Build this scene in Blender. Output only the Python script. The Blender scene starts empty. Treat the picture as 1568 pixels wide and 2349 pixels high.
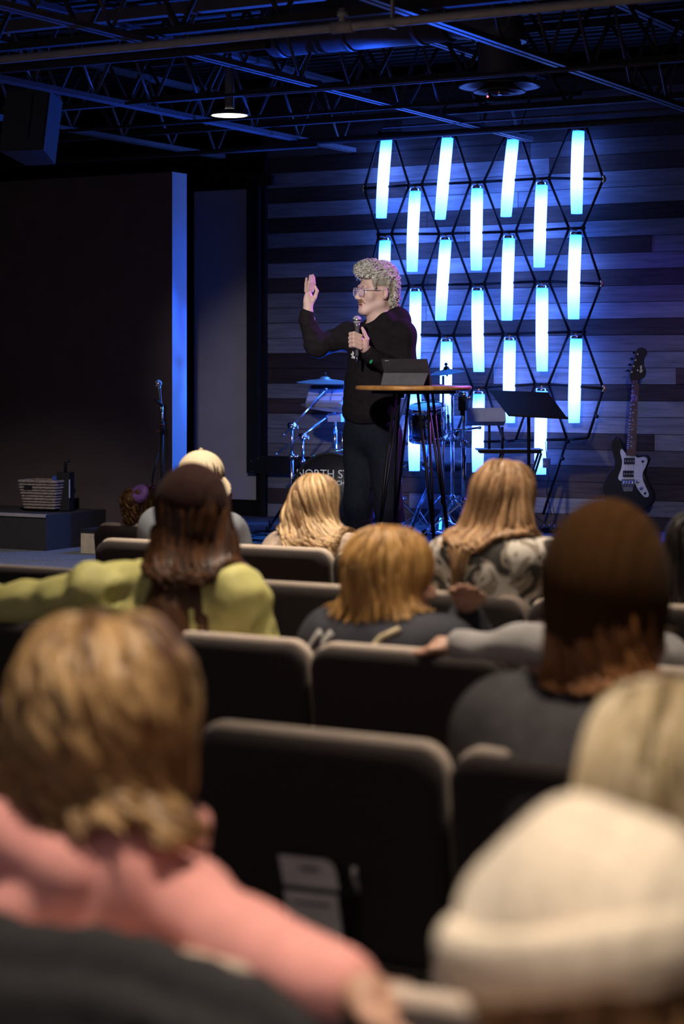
import bpy, bmesh, math, random
import numpy as np
from mathutils import Vector, Matrix
random.seed(7)
SC = bpy.context.scene
COL = SC.collection
R = math.radians

# ------------------------------------------------------------------ camera
HC, HOR, FPX, TH = 1.50, 855.0, 70/36*2349, R(28.9)
ST, CT = math.sin(TH), math.cos(TH)
cam = bpy.data.cameras.new('camera'); camo = bpy.data.objects.new('camera', cam); COL.objects.link(camo)
camo.location = (0, 0, HC); camo.rotation_euler = (R(90), 0, TH)
cam.sensor_fit = 'VERTICAL'; cam.sensor_height = 36; cam.sensor_width = 24; cam.lens = 70
cam.shift_y = -(1174.5-HOR)/2349
cam.clip_start = .05; cam.clip_end = 100
cam.dof.use_dof = True; cam.dof.focus_distance = 12.2; cam.dof.aperture_fstop = 2.6
SC.camera = camo

# ------------------------------------------------------------------ world, exposure
W = bpy.data.worlds.new('world'); SC.world = W; W.use_nodes = True
W.node_tree.nodes['Background'].inputs[0].default_value = (.95, .80, .84, 1)
W.node_tree.nodes['Background'].inputs[1].default_value = .23
vs = SC.view_settings
vs.view_transform = 'Standard'; vs.look = 'None'; vs.gamma = 1; vs.use_curve_mapping = False; vs.exposure = 0.0

# ------------------------------------------------------------------ lights
def aim(o, tgt):
    o.rotation_euler = (Vector(tgt)-Vector(o.location)).to_track_quat('-Z', 'Y').to_euler()
def spot(name, loc, tgt, watt, col, deg, blend=.6, size=.06):
    l = bpy.data.lights.new(name, 'SPOT'); l.energy = watt; l.color = col
    l.spot_size = R(deg); l.spot_blend = blend; l.shadow_soft_size = size
    o = bpy.data.objects.new(name, l); COL.objects.link(o); o.location = loc; aim(o, tgt); return o
WARM = (1, .84, .66)
HOUSE = [(-.45, 1.2, 215), (-1.3, 1.95, 200), (-1.15, 3.3, 170), (-2.75, 4.62, 250), (-1.8, 4.45, 165), (-2.6, 5.65, 230), (-4.4, 6.45, 270), (-3.55, 6.55, 250)]
for x, y, w in HOUSE:
    spot('house_downlight', (x, y, 3.0), (x, y, 0), w, WARM, 64, .8, .10)
spot('front_wash', (-3.9, 5.2, 3.25), (-5.45, 10.3, 1.5), 900, (1, .93, .90), 20, .8, .08)
spot('side_wash', (-3.9, 5.2, 3.2), (-7.75, 13.4, 1.2), 380, (1, .93, .97), 16, .7, .08)
spot('right_wash', (-1.8, 7.5, 3.2), (-4.55, 13.3, 1.1), 260, (.9, .92, 1), 20, .9, .08)
spot('stage_downlight', (-6.9, 8.6, 3.1), (-8.3, 10.0, .27), 330, (1, .94, .93), 62, .9, .08)
spot('violet_backlight', (-3.7, 12.9, 3.2), (-5.3, 10.4, 1.5), 800, (.55, .13, 1), 40, .6, .06)
spot('blue_backlight', (-6.3, 12.9, 3.2), (-6.6, 11.6, .8), 520, (.02, .20, 1), 75, .6, .06)
spot('violet_wall_light', (-4.6, 12.2, 3.1), (-5.2, 13.4, .9), 50, (.14, .08, 1), 75, .8, .06)
spot('blue_floor_light', (-6.6, 12.95, .62), (-7.2, 8.2, 3.6), 1100, (.015, .10, 1), 110, .8, .06)
spot('blue_side_light', (-5.0, 12.6, 2.6), (-7.9, 11.85, 1.7), 160, (.0, .10, 1), 38, .8, .06)

# ------------------------------------------------------------------ pixel helpers (a pixel gives a direction; the distance comes from what it touches)
def ray(x, y):
    u = (x-784)/FPX; v = (HOR-y)/FPX
    return Vector((-ST+u*CT, CT+u*ST, v))
def onY(x, y, Y):
    r = ray(x, y); d = Y/r.y
    return Vector((r.x*d, Y, HC+r.z*d))
def onZ(x, y, z):
    r = ray(x, y); d = (z-HC)/r.z
    return Vector((r.x*d, r.y*d, z))
def atD(x, y, d):
    r = ray(x, y)
    return Vector((r.x*d, r.y*d, HC+r.z*d))

# ------------------------------------------------------------------ materials
MATS = {}
def mat(name, col, rough=.7, metal=0, var=.12, scale=20, bump=0, bscale=120, spec=.4, stretch=None, emit=None, alpha=None, sheen=0):
    if name in MATS: return MATS[name]
    m = bpy.data.materials.new(name); m.use_nodes = True; nt = m.node_tree; N = nt.nodes; L = nt.links
    b = N['Principled BSDF']
    b.inputs['Roughness'].default_value = rough; b.inputs['Metallic'].default_value = metal
    b.inputs['Specular IOR Level'].default_value = spec
    if sheen: b.inputs['Sheen Weight'].default_value = sheen
    tc = N.new('ShaderNodeTexCoord'); mp = N.new('ShaderNodeMapping'); L.new(tc.outputs['Object'], mp.inputs[0])
    if stretch: mp.inputs['Scale'].default_value = stretch
    n = N.new('ShaderNodeTexNoise'); n.inputs['Scale'].default_value = scale; n.inputs['Detail'].default_value = 5
    L.new(mp.outputs[0], n.inputs['Vector'])
    cr = N.new('ShaderNodeValToRGB')
    cr.color_ramp.elements[0].position = .3; cr.color_ramp.elements[1].position = .7
    cr.color_ramp.elements[0].color = tuple(max(0, c*(1-var)) for c in col)+(1,)
    cr.color_ramp.elements[1].color = tuple(min(1, c*(1+var)) for c in col)+(1,)
    L.new(n.outputs['Fac'], cr.inputs[0]); L.new(cr.outputs[0], b.inputs['Base Color'])
    if bump:
        n2 = N.new('ShaderNodeTexNoise'); n2.inputs['Scale'].default_value = bscale; n2.inputs['Detail'].default_value = 3
        L.new(mp.outputs[0], n2.inputs['Vector'])
        bp = N.new('ShaderNodeBump'); bp.inputs['Strength'].default_value = bump; bp.inputs['Distance'].default_value = .01
        L.new(n2.outputs['Fac'], bp.inputs['Height']); L.new(bp.outputs[0], b.inputs['Normal'])
    if emit:
        b.inputs['Emission Color'].default_value = tuple(emit[:3])+(1,); b.inputs['Emission Strength'].default_value = emit[3]
    if alpha is not None: b.inputs['Alpha'].default_value = alpha
    MATS[name] = m; return m
def hairmat(name, dark, light, rough=.42, spec=.35):
    if name in MATS: return MATS[name]
    m = bpy.data.materials.new(name); m.use_nodes = True; nt = m.node_tree; N = nt.nodes; L = nt.links
    b = N['Principled BSDF']; b.inputs['Roughness'].default_value = rough; b.inputs['Specular IOR Level'].default_value = spec
    a = N.new('ShaderNodeAttribute'); a.attribute_name = 'tone'
    cr = N.new('ShaderNodeValToRGB'); cr.color_ramp.elements[0].color = tuple(dark)+(1,); cr.color_ramp.elements[1].color = tuple(light)+(1,)
    L.new(a.outputs['Fac'], cr.inputs[0]); L.new(cr.outputs[0], b.inputs['Base Color'])
    MATS[name] = m; return m
def woodmat(name, col, col2):
    m = bpy.data.materials.new(name); m.use_nodes = True; nt = m.node_tree; N = nt.nodes; L = nt.links
    b = N['Principled BSDF']; b.inputs['Roughness'].default_value = .75; b.inputs['Specular IOR Level'].default_value = .25
    tc = N.new('ShaderNodeTexCoord'); mp = N.new('ShaderNodeMapping'); mp.inputs['Scale'].default_value = (1.2, 8, 14)
    oi = N.new('ShaderNodeObjectInfo'); ad = N.new('ShaderNodeVectorMath'); ad.operation = 'ADD'
    cb = N.new('ShaderNodeCombineXYZ'); ml = N.new('ShaderNodeMath'); ml.operation = 'MULTIPLY'; ml.inputs[1].default_value = 40
    L.new(oi.outputs['Random'], ml.inputs[0]); L.new(ml.outputs[0], cb.inputs[0]); L.new(ml.outputs[0], cb.inputs[2])
    L.new(tc.outputs['Object'], ad.inputs[0]); L.new(cb.outputs[0], ad.inputs[1]); L.new(ad.outputs[0], mp.inputs[0])
    n = N.new('ShaderNodeTexNoise'); n.inputs['Scale'].default_value = 3; n.inputs['Detail'].default_value = 8; n.inputs['Distortion'].default_value = .6
    L.new(mp.outputs[0], n.inputs['Vector'])
    cr = N.new('ShaderNodeValToRGB'); cr.color_ramp.elements[0].position = .32; cr.color_ramp.elements[1].position = .68
    cr.color_ramp.elements[0].color = tuple(col)+(1,); cr.color_ramp.elements[1].color = tuple(col2)+(1,)
    L.new(n.outputs['Fac'], cr.inputs[0])
    hv = N.new('ShaderNodeHueSaturation'); mr = N.new('ShaderNodeMapRange'); mr.inputs['To Min'].default_value = .8; mr.inputs['To Max'].default_value = 1.2
    L.new(oi.outputs['Random'], mr.inputs[0]); L.new(mr.outputs[0], hv.inputs['Value']); L.new(cr.outputs[0], hv.inputs['Color'])
    L.new(hv.outputs[0], b.inputs['Base Color'])
    bp = N.new('ShaderNodeBump'); bp.inputs['Strength'].default_value = .25; bp.inputs['Distance'].default_value = .004
    L.new(n.outputs['Fac'], bp.inputs['Height']); L.new(bp.outputs[0], b.inputs['Normal'])
    return m
WOOD_L = woodmat('wood_light', (.165, .160, .165), (.27, .262, .265))
WOOD_M = woodmat('wood_mid', (.10, .085, .085), (.16, .14, .14))
WOOD_D = woodmat('wood_dark', (.040, .026, .022), (.075, .052, .045))
BLACK = mat('black_metal', (.012, .012, .013), .45, .6, spec=.5)
BLACKP = mat('black_paint', (.010, .009, .010), .6)
MATTE = mat('matte_black', (.014, .011, .011), .9, spec=.1)
CHROME = mat('chrome', (.75, .76, .78), .18, 1, var=.03)
STEELG = mat('grey_pipe_paint', (.42, .40, .42), .5, 0)
CEILD = mat('ceiling_dark_paint', (.030, .024, .024), .8)
JOISTM = mat('joist_paint', (.11, .10, .11), .55, spec=.4)
FABRIC = mat('chair_fabric', (.045, .036, .035), .95, var=.2, scale=300, bump=.3, bscale=500, spec=.05, sheen=.1)
FABRICT = mat('chair_fabric_tan', (.60, .49, .41), .95, var=.2, scale=300, bump=.3, bscale=500, spec=.05, sheen=.3)
CARPET = mat('carpet', (.13, .125, .125), .95, var=.35, scale=60, bump=.5, bscale=300, spec=.05)
FLOORM = mat('floor_carpet', (.045, .042, .043), .95, var=.3, scale=80, bump=.4, bscale=300, spec=.05)
WALLD = mat('wall_dark_paint', (.10, .072, .072), .9, var=.06, scale=5, spec=.1)
WALLG = mat('wall_grey_paint', (.48, .45, .46), .85, var=.04, scale=6, spec=.15)
WALLB = mat('wall_return_paint', (.42, .42, .44), .8, var=.03, scale=6)
COPPER = mat('copper', (.80, .42, .22), .35, .8)

# ------------------------------------------------------------------ mesh collector
class MB:
    def __init__(s): s.v = []; s.f = []; s.sm = []
    def add(s, v, f, smooth=False):
        o = len(s.v); s.v += [tuple(p) for p in v]; s.f += [tuple(i+o for i in q) for q in f]; s.sm += [smooth]*len(f); return s
    def box(s, a, b, M=None):
        v = [Vector((x, y, z)) for x in (a[0], b[0]) for y in (a[1], b[1]) for z in (a[2], b[2])]
        if M: v = [M@p for p in v]
        return s.add(v, [(0,1,3,2),(4,6,7,5),(0,4,5,1),(2,3,7,6),(0,2,6,4),(1,5,7,3)])
    def tube(s, pts, r, n=8, r2=None, cap=True):
        pts = [Vector(p) for p in pts]; v = []; f = []; m = len(pts); up = None
        for i, p in enumerate(pts):
            t = (pts[min(i+1, m-1)]-pts[max(i-1, 0)])
            t = t.normalized() if t.length > 1e-9 else Vector((0, 0, 1))
            if up is None: up = Vector((0, 0, 1)) if abs(t.z) < .9 else Vector((1, 0, 0))
            a = t.cross(up)
            if a.length < 1e-6: a = t.orthogonal()
            a.normalize(); b = a.cross(t); up = b
            rr = r if r2 is None else r+(r2-r)*i/(m-1)
            for k in range(n):
                q = 2*math.pi*k/n; v.append(p+a*math.cos(q)*rr+b*math.sin(q)*rr)
        for i in range(m-1):
            for k in range(n):
                f.append((i*n+k, i*n+(k+1)%n, (i+1)*n+(k+1)%n, (i+1)*n+k))
        s.add(v, f, True)
        if cap:
            o = len(s.v)-len(v)
            s.f += [tuple(o+k for k in reversed(range(n))), tuple(o+(m-1)*n+k for k in range(n))]; s.sm += [False]*2
        return s
    def bar(s, a, b, w, h):                       # rectangular bar
        a = Vector(a); b = Vector(b); t = (b-a).normalized(); up = Vector((0,0,1)) if abs(t.z) < .95 else Vector((0,1,0))
        x = t.cross(up).normalized(); y = x.cross(t)
        v = [p+x*i*w/2+y*j*h/2 for p in (a, b) for i, j in ((-1,-1),(1,-1),(1,1),(-1,1))]
        return s.add(v, [(3,2,1,0),(4,5,6,7),(0,1,5,4),(1,2,6,5),(2,3,7,6),(3,0,4,7)])
    def lathe(s, prof, n=24, c=(0,0,0), M=None, cap=True):
        v = []; f = []; m = len(prof); c = Vector(c)
        for r, z in prof:
            for k in range(n):
                q = 2*math.pi*k/n; p = Vector((r*math.cos(q), r*math.sin(q), z))
                v.append((M@p if M else p)+c)
        for i in range(m-1):
            for k in range(n): f.append((i*n+k, i*n+(k+1)%n, (i+1)*n+(k+1)%n, (i+1)*n+k))
        s.add(v, f, True)
        if cap:
            o = len(s.v)-len(v)
            s.f += [tuple(o+k for k in reversed(range(n))), tuple(o+(m-1)*n+k for k in range(n))]; s.sm += [False]*2
        return s
    def rings(s, rings, smooth=True):             # list of equal-length closed point rings, capped
        n = len(rings[0]); v = [p for r in rings for p in r]; f = []
        for i in range(len(rings)-1):
            for k in range(n): f.append((i*n+k, i*n+(k+1)%n, (i+1)*n+(k+1)%n, (i+1)*n+k))
        s.add(v, f, smooth); o = len(s.v)-len(v)
        s.f += [tuple(o+k for k in reversed(range(n))), tuple(o+(len(rings)-1)*n+k for k in range(n))]; s.sm += [False]*2
        return s
    def sphere(s, c, r, n=12, sc=(1,1,1)):
        v = []; f = []; c = Vector(c)
        for i in range(n//2+1):
            a = math.pi*i/(n//2)
            for k in range(n):
                q = 2*math.pi*k/n; v.append(c+Vector((math.sin(a)*math.cos(q)*sc[0], math.sin(a)*math.sin(q)*sc[1], math.cos(a)*sc[2]))*r)
        for i in range(n//2):
            for k in range(n): f.append((i*n+k, (i+1)*n+k, (i+1)*n+(k+1)%n, i*n+(k+1)%n))
        return s.add(v, f, True)
    def mesh(s, name):
        me = bpy.data.meshes.new(name); me.from_pydata(s.v, [], s.f)
        me.polygons.foreach_set('use_smooth', s.sm); me.update(); return me
    def build(s, name, m, parent=None, world=False, label=None):
        if world and parent is not None:
            inv = base(parent).inverted(); s.v = [tuple(inv@Vector(p)) for p in s.v]
        return link(name, s.mesh(name), m, parent, label)
def base(o):
    M = Matrix.LocRotScale(o.location, o.rotation_euler, None)
    return base(o.parent)@M if o.parent else M
def link(name, me, m, parent=None, label=None):
    o = bpy.data.objects.new(name, me); COL.objects.link(o)
    if m is not None and not me.materials: me.materials.append(m)
    if parent is not None: o.parent = parent
    if label: o['label'] = label
    return o
def thing(name, label, cat, loc=(0,0,0), rotz=0, group=None):
    o = bpy.data.objects.new(name, None); COL.objects.link(o); o.location = loc; o.rotation_euler = (0,0,rotz)
    o.empty_display_size = .05
    o['label'] = label; o['category'] = cat
    if group: o['group'] = group
    return o
def tag(o, label, cat, group=None):
    o['label'] = label; o['category'] = cat
    if group: o['group'] = group
    return o
def struct(o, label=None):
    o['kind'] = 'structure'
    if label: o['label'] = label
    return o
def copy_tree(o, parent=None):
    c = o.copy(); COL.objects.link(c); c.parent = parent
    for ch in list(o.children): copy_tree(ch, c)
    return c

# ------------------------------------------------------------------ signed-distance modelling for soft shapes
def nz(x, y, z, fr, seed):
    rs = np.random.RandomState(seed); t = 0
    for i in range(5):
        d = rs.normal(size=3); d /= np.linalg.norm(d); k = fr*(.7+.6*rs.rand())
        t = t+np.sin(k*(d[0]*x+d[1]*y+d[2]*z)+rs.rand()*6.28)
    return t/3.0
class S:
    def __init__(s): s.ops = []; s.R = np.eye(3); s.t = np.zeros(3); s.disp = None
    def frame(s, Rm=None, t=(0,0,0)): s.R = np.eye(3) if Rm is None else np.array(Rm, float); s.t = np.array(t, float); return s
    def P(s, p): return s.R@np.array(p, float)+s.t
    def cap(s, a, b, ra, rb=None, k=.02, sub=False):
        rb = ra if rb is None else rb; a = s.P(a); b = s.P(b); r = max(ra, rb)
        s.ops.append(('c', (a, b, ra, rb), k, sub, np.minimum(a, b)-r, np.maximum(a, b)+r)); return s
    def chain(s, pts, rs, k=.02):
        for i in range(len(pts)-1): s.cap(pts[i], pts[i+1], rs[i], rs[i+1], k)
        return s
    def ell(s, c, r, k=.02, sub=False, rot=None):
        Rm = s.R if rot is None else s.R@np.array(rot, float); c = s.P(c); m = max(r)
        s.ops.append(('e', (c, np.array(r, float), Rm), k, sub, c-m, c+m)); return s
    def box(s, c, h, rd=.01, k=.01, sub=False, rot=None):
        Rm = s.R if rot is None else s.R@np.array(rot, float); c = s.P(c); m = np.linalg.norm(h)+rd
        s.ops.append(('b', (c, np.array(h, float), Rm, rd), k, sub, c-m, c+m)); return s
    @staticmethod
    def dist(op, x, y, z):
        kd, p = op[0], op[1]
        if kd == 'c':
            a, b, ra, rb = p; d = b-a; L2 = d@d+1e-12
            h = np.clip(((x-a[0])*d[0]+(y-a[1])*d[1]+(z-a[2])*d[2])/L2, 0, 1)
            return np.sqrt((x-a[0]-h*d[0])**2+(y-a[1]-h*d[1])**2+(z-a[2]-h*d[2])**2)-(ra+(rb-ra)*h)
        c, r, Rm = p[0], p[1], p[2]
        q = [(x-c[0])*Rm[0, i]+(y-c[1])*Rm[1, i]+(z-c[2])*Rm[2, i] for i in range(3)]
        if kd == 'e':
            k0 = np.sqrt(sum((q[i]/r[i])**2 for i in range(3))); k1 = np.sqrt(sum((q[i]/r[i]**2)**2 for i in range(3)))+1e-9
            return k0*(k0-1)/k1
        q = [np.abs(q[i])-r[i] for i in range(3)]
        return np.sqrt(sum(np.maximum(q[i], 0)**2 for i in range(3)))+np.minimum(np.maximum(np.maximum(q[0], q[1]), q[2]), 0)-p[3]
    @staticmethod
    def comb(f, d, k, sub):
        if sub: d = -d; h = np.clip(.5-.5*(d-f)/k, 0, 1); return d*(1-h)+f*h+k*h*(1-h) if False else np.maximum(f, d)
        h = np.clip(.5+.5*(d-f)/k, 0, 1); return d*(1-h)+f*h-k*h*(1-h)
    def ev(s, P):
        x, y, z = P[:, 0], P[:, 1], P[:, 2]; f = np.full(len(P), 9.)
        for op in s.ops: f = s.comb(f, s.dist(op, x, y, z), op[2], op[3])
        return f
    def grad(s, P, e=.004):
        g = np.stack([s.ev(P+np.eye(3)[i]*e)-s.ev(P-np.eye(3)[i]*e) for i in range(3)], 1)
        return g/(np.linalg.norm(g, axis=1, keepdims=True)+1e-9)
    def mesh(s, name, h, pad=.03):
        add = [o for o in s.ops if not o[3]]
        lo = np.min([o[4] for o in add], 0)-pad; hi = np.max([o[5] for o in add], 0)+pad
        n = np.ceil((hi-lo)/h).astype(int)+1
        X = (lo[0]+h*np.arange(n[0])).astype(np.float32); Y = (lo[1]+h*np.arange(n[1])).astype(np.float32); Z = (lo[2]+h*np.arange(n[2])).astype(np.float32)
        f = np.full(n, .2, np.float32)
        for o in s.ops:
            m = .03+o[2]
            a = np.clip(np.floor((o[4]-m-lo)/h).astype(int), 0, n); b = np.clip(np.ceil((o[5]+m-lo)/h).astype(int)+1, 0, n)
            if (b <= a).any(): continue
            sl = tuple(slice(a[i], b[i]) for i in range(3))
            d = s.dist(o, X[sl[0]][:, None, None], Y[sl[1]][None, :, None], Z[sl[2]][None, None, :])
            f[sl] = s.comb(f[sl], d, o[2], o[3])
        if s.disp is not None:
            I = np.nonzero(np.abs(f) < .035)
            f[I] += s.disp(X[I[0]], Y[I[1]], Z[I[2]]).astype(np.float32)
        return nets(f, lo, h, name)
def nets(f, lo, h, name):
    s = f < 0
    c = np.zeros(tuple(k-1 for k in s.shape), np.uint8); offs = [(i, j, k) for i in (0, 1) for j in (0, 1) for k in (0, 1)]
    sh = c.shape
    for i, j, k in offs: c += s[i:i+sh[0], j:j+sh[1], k:k+sh[2]]
    act = (c > 0) & (c < 8); I = np.argwhere(act); idx = np.full(sh, -1, np.int32); idx[act] = np.arange(len(I))
    V = {o: f[I[:, 0]+o[0], I[:, 1]+o[1], I[:, 2]+o[2]] for o in offs}
    acc = np.zeros((len(I), 3)); cnt = np.zeros(len(I))
    for o in offs:
        for ax in range(3):
            if o[ax] == 0:
                o2 = list(o); o2[ax] = 1; o2 = tuple(o2); a, b = V[o], V[o2]; m = (a < 0) != (b < 0)
                t = np.where(m, a/np.where(m, a-b, 1), 0); p = np.zeros((len(I), 3)); p[:] = o; p[:, ax] = t
                acc[m] += p[m]; cnt[m] += 1
    verts = lo+h*(I+acc/cnt[:, None]); Q = []
    for ax in range(3):
        b1, b2 = (ax+1) % 3, (ax+2) % 3
        s0 = np.take(s, range(s.shape[ax]-1), ax); s1 = np.take(s, range(1, s.shape[ax]), ax)
        E = np.argwhere(s0 != s1)
        E = E[(E[:, b1] > 0) & (E[:, b2] > 0) & (E[:, b1] < s.shape[b1]-1) & (E[:, b2] < s.shape[b2]-1)]
        ins = s[E[:, 0], E[:, 1], E[:, 2]]
        def cell(d1, d2):
            e = E.copy(); e[:, b1] += d1; e[:, b2] += d2; return idx[e[:, 0], e[:, 1], e[:, 2]]
        q = np.stack([cell(-1, -1), cell(0, -1), cell(0, 0), cell(-1, 0)], 1)
        q[~ins] = q[~ins][:, ::-1]; Q.append(q)
    Q = np.concatenate(Q); Q = Q[(Q >= 0).all(1)]
    return npmesh(name, verts, Q)
def npmesh(name, verts, Q, tone=None):
    me = bpy.data.meshes.new(name); me.vertices.add(len(verts)); me.vertices.foreach_set('co', np.asarray(verts, np.float32).ravel())
    k = Q.shape[1]; me.loops.add(len(Q)*k); me.loops.foreach_set('vertex_index', Q.astype(np.int32).ravel())
    me.polygons.add(len(Q)); me.polygons.foreach_set('loop_start', np.arange(0, len(Q)*k, k, dtype=np.int32))
    me.polygons.foreach_set('use_smooth', np.ones(len(Q), bool))
    me.update(calc_edges=True)
    if tone is not None:
        a = me.attributes.new('tone', 'FLOAT', 'POINT'); a.data.foreach_set('value', np.asarray(tone, np.float32))
    return me
def mesh_np(me):
    v = np.empty(len(me.vertices)*3, np.float32); me.vertices.foreach_get('co', v)
    q = np.empty(len(me.loops), np.int32); me.loops.foreach_get('vertex_index', q); return v.reshape(-1, 3), q.reshape(-1, 4)
def locks(guide, roots, length, steps=16, rad=.006, wave=(0, 0), comb=None, seed=0, sides=4, off=.003, grav=1.0, crown=(0,0,0), clump=1.0, drift=(0,0,0)):
    """tapered locks of hair laid over the guide shape; returns verts, quads, tone"""
    rs = np.random.RandomState(seed); n = len(roots); p = np.array(roots, float); crown = np.array(crown, float)
    length = np.broadcast_to(np.asarray(length, float), (n,))*(.8+.4*rs.rand(n)); st = length/steps
    path = [p.copy()]; ph = rs.rand(n)*6.28; offv = off+rs.rand(n)*off*1.5
    for i in range(steps):
        g = guide.grad(p)
        rad_dir = (p-crown)*np.array([1, 1, .15]); rl = np.linalg.norm(rad_dir, axis=1, keepdims=True)+1e-9
        v = np.array([0, 0, -grav])+np.array(drift)+np.clip(g[:, 2:3], 0, 1)*1.6*rad_dir/rl*(p[:, 2:3] > crown[2]-.14)
        if comb is not None: v = v+comb(p, i/steps)
        near = guide.ev(p) < .03
        vn = (v*g).sum(1, keepdims=True); v = np.where(near[:, None], v-g*vn, v)
        v /= np.linalg.norm(v, axis=1, keepdims=True)+1e-9
        slow = np.where((g[:, 2] > .42) & near & (p[:, 2] < crown[2]-.17), .10, 1.0)
        p = p+v*(st*slow)[:, None]
        d = guide.ev(p); push = np.clip(offv-d, 0, .05); pull = np.where((d < .02), np.clip(d-offv, 0, .02), 0)
        p = p+g*(push-pull)[:, None]; path.append(p.copy())
    path = np.array(path)
    if wave[0]:
        side = np.stack([-(path[0]-crown)[:, 1], (path[0]-crown)[:, 0], np.zeros(n)], 1); side /= np.linalg.norm(side, axis=1, keepdims=True)+1e-9
        t = np.arange(steps+1)[:, None]/steps
        phc = ph*clump+nz(path[0][:, 0], path[0][:, 1], path[0][:, 2], 18, seed+3)*2
        path = path+side[None]*(wave[0]*np.clip(t*1.6, 0, 1)*np.sin(t*wave[1]+phc[None]))[..., None]
        gout = guide.grad(path[0]); path = path+gout[None]*(wave[0]*.6*np.clip(t*1.6, 0, 1)*np.cos(t*wave[1]+phc[None]))[..., None]
    m = steps+1; t = np.arange(m)/steps
    prof = np.clip(np.minimum(1, .35+t*4), 0, 1)*np.clip((1-t)*2.2+.12, 0, 1)
    tan = np.gradient(path, axis=0); tan /= np.linalg.norm(tan, axis=2, keepdims=True)+1e-9
    ref = np.array([.31, .77, .55]); a = np.cross(tan, ref); a /= np.linalg.norm(a, axis=2, keepdims=True)+1e-9; b = np.cross(a, tan)
    rr = rad*(.6+.8*rs.rand(n))
    V = []
    for k in range(sides):
        q = 2*math.pi*k/sides; V.append(path+(a*math.cos(q)+b*math.sin(q))*(prof[:, None]*rr[None])[..., None])
    V = np.stack(V, 2)                                   # m,n,sides,3
    ids = np.arange(m*n*sides).reshape(m, n, sides); Q = []
    for k in range(sides):
        k2 = (k+1) % sides; Q.append(np.stack([ids[:-1, :, k], ids[:-1, :, k2], ids[1:, :, k2], ids[1:, :, k]], -1).reshape(-1, 4))
    tone = np.broadcast_to(rs.rand(n)[None, :, None], (m, n, sides)).copy()
    return V.reshape(-1, 3), np.concatenate(Q), tone.ravel()
def join_np(parts):
    V = []; Q = []; T = []; o = 0
    for v, q, t in parts: V.append(v); Q.append(q+o); T.append(t); o += len(v)
    return np.concatenate(V), np.concatenate(Q), np.concatenate(T)
def rotz(a): return np.array([[math.cos(a), -math.sin(a), 0], [math.sin(a), math.cos(a), 0], [0, 0, 1]])
def rotx(a): return np.array([[1, 0, 0], [0, math.cos(a), -math.sin(a)], [0, math.sin(a), math.cos(a)]])
def roty(a): return np.array([[math.cos(a), 0, math.sin(a)], [0, 1, 0], [-math.sin(a), 0, math.cos(a)]])

# ================================================================== STRUCTURE
ZS, ZR, YW = .27, .37, 13.47          # stage level, riser level, back wall plane
def slab(name, poly, z0, z1, m, parent=None):
    mb = MB(); n = len(poly)
    mb.add([(x, y, z0) for x, y in poly]+[(x, y, z1) for x, y in poly],
           [tuple(reversed(range(n))), tuple(range(n, 2*n))]+[(i, (i+1) % n, n+(i+1) % n, n+i) for i in range(n)])
    return mb.build(name, m, parent)
struct(slab('floor', [(-14, -1.5), (3, -1.5), (3, 14.2), (-14, 14.2)], -.1, 0, FLOORM))
struct(slab('trim_1', [(-13.5, 8.6), (2.5, 8.6), (2.5, 13.6), (-13.5, 13.6)], 0, ZS, CARPET), 'grey carpeted stage platform')
rp = [(-8.12, 11.27), (2.4, 11.27), (2.4, 13.45), (-9.1, 13.45), (-9.1, 11.95), (-7.85, 11.95), (-7.85, 11.735), (-8.12, 11.735)]
riser = struct(slab('trim_2', rp, ZS, ZR, CARPET), 'low drum riser with pale wooden edging')
EDGE = mat('riser_edge_wood', (.62, .52, .40), .6, var=.15, scale=30)
MB().box((-8.12, 11.255, ZR-.035), (2.4, 11.272, ZR+.004)).build('edging', EDGE, riser)
# back wall: core, planks
wb = struct(MB().box((-14, YW+.02, 0), (2.6, YW+.2, 3.9)).build('wall_back', MATTE))
planks_L = {11:'L',10:'D',9:'L',8:'D',7:'L',6:'D',5:'L',4:'D',3:'L',2:'L',1:'L',0:'L',-1:'D',-2:'D',-3:'L',-4:'D',-5:'L',-6:'L',-7:'L',-8:'D',-9:'L',-10:'D',-11:'L',12:'D',13:'M',14:'D',15:'M',16:'D'}
planks_R = {16:'D',15:'M',14:'M',13:'D',12:'M',11:'D',10:'L',9:'L',8:'D',7:'L',6:'D',5:'L',4:'D',3:'M',2:'L',1:'D',0:'M',-1:'L',-2:'L',-3:'D',-4:'L',-5:'L',-6:'D',-7:'M',-8:'D',-9:'D',-10:'L',-11:'D'}
joint = {11:1262, 6:900, 0:1010, 1:960, 3:900, -5:1120, -7:1080, -9:880, -1:820, 2:980, 9:1190, -3:1000, -10:940, -11:900}
extra = {6:(1495,'L'), -2:(1552,'D'), -6:(1502,'L')}
WM = {'L':WOOD_L, 'M':WOOD_M, 'D':WOOD_D}
PH = .1179
for k in range(-11, 17):
    z0 = 1.654+PH*k; z1 = z0+PH-.004; y = 855-(z0-1.5)/14.8*FPX
    a, b = onY(600, 800, YW).x, -2.4
    xs = [a, onY(joint.get(k, random.randint(840, 1240)), 800, YW).x]
    cols = [planks_L[k], planks_R[k]]
    if k in extra: xs.append(onY(extra[k][0], 800, YW).x); cols.append(extra[k][1])
    else: xs.append(-4.3+random.uniform(-.2, .4)); cols.append(random.choice('LMD'))
    xs.append(b)
    for i, c in enumerate(cols):
        pr = random.uniform(.0, .007)
        o = MB().box((xs[i]+.0015, YW-.018-pr, max(z0, ZR)), (xs[i+1]-.0015, YW+.021, z1)).build('plank', WM[c], wb)
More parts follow.
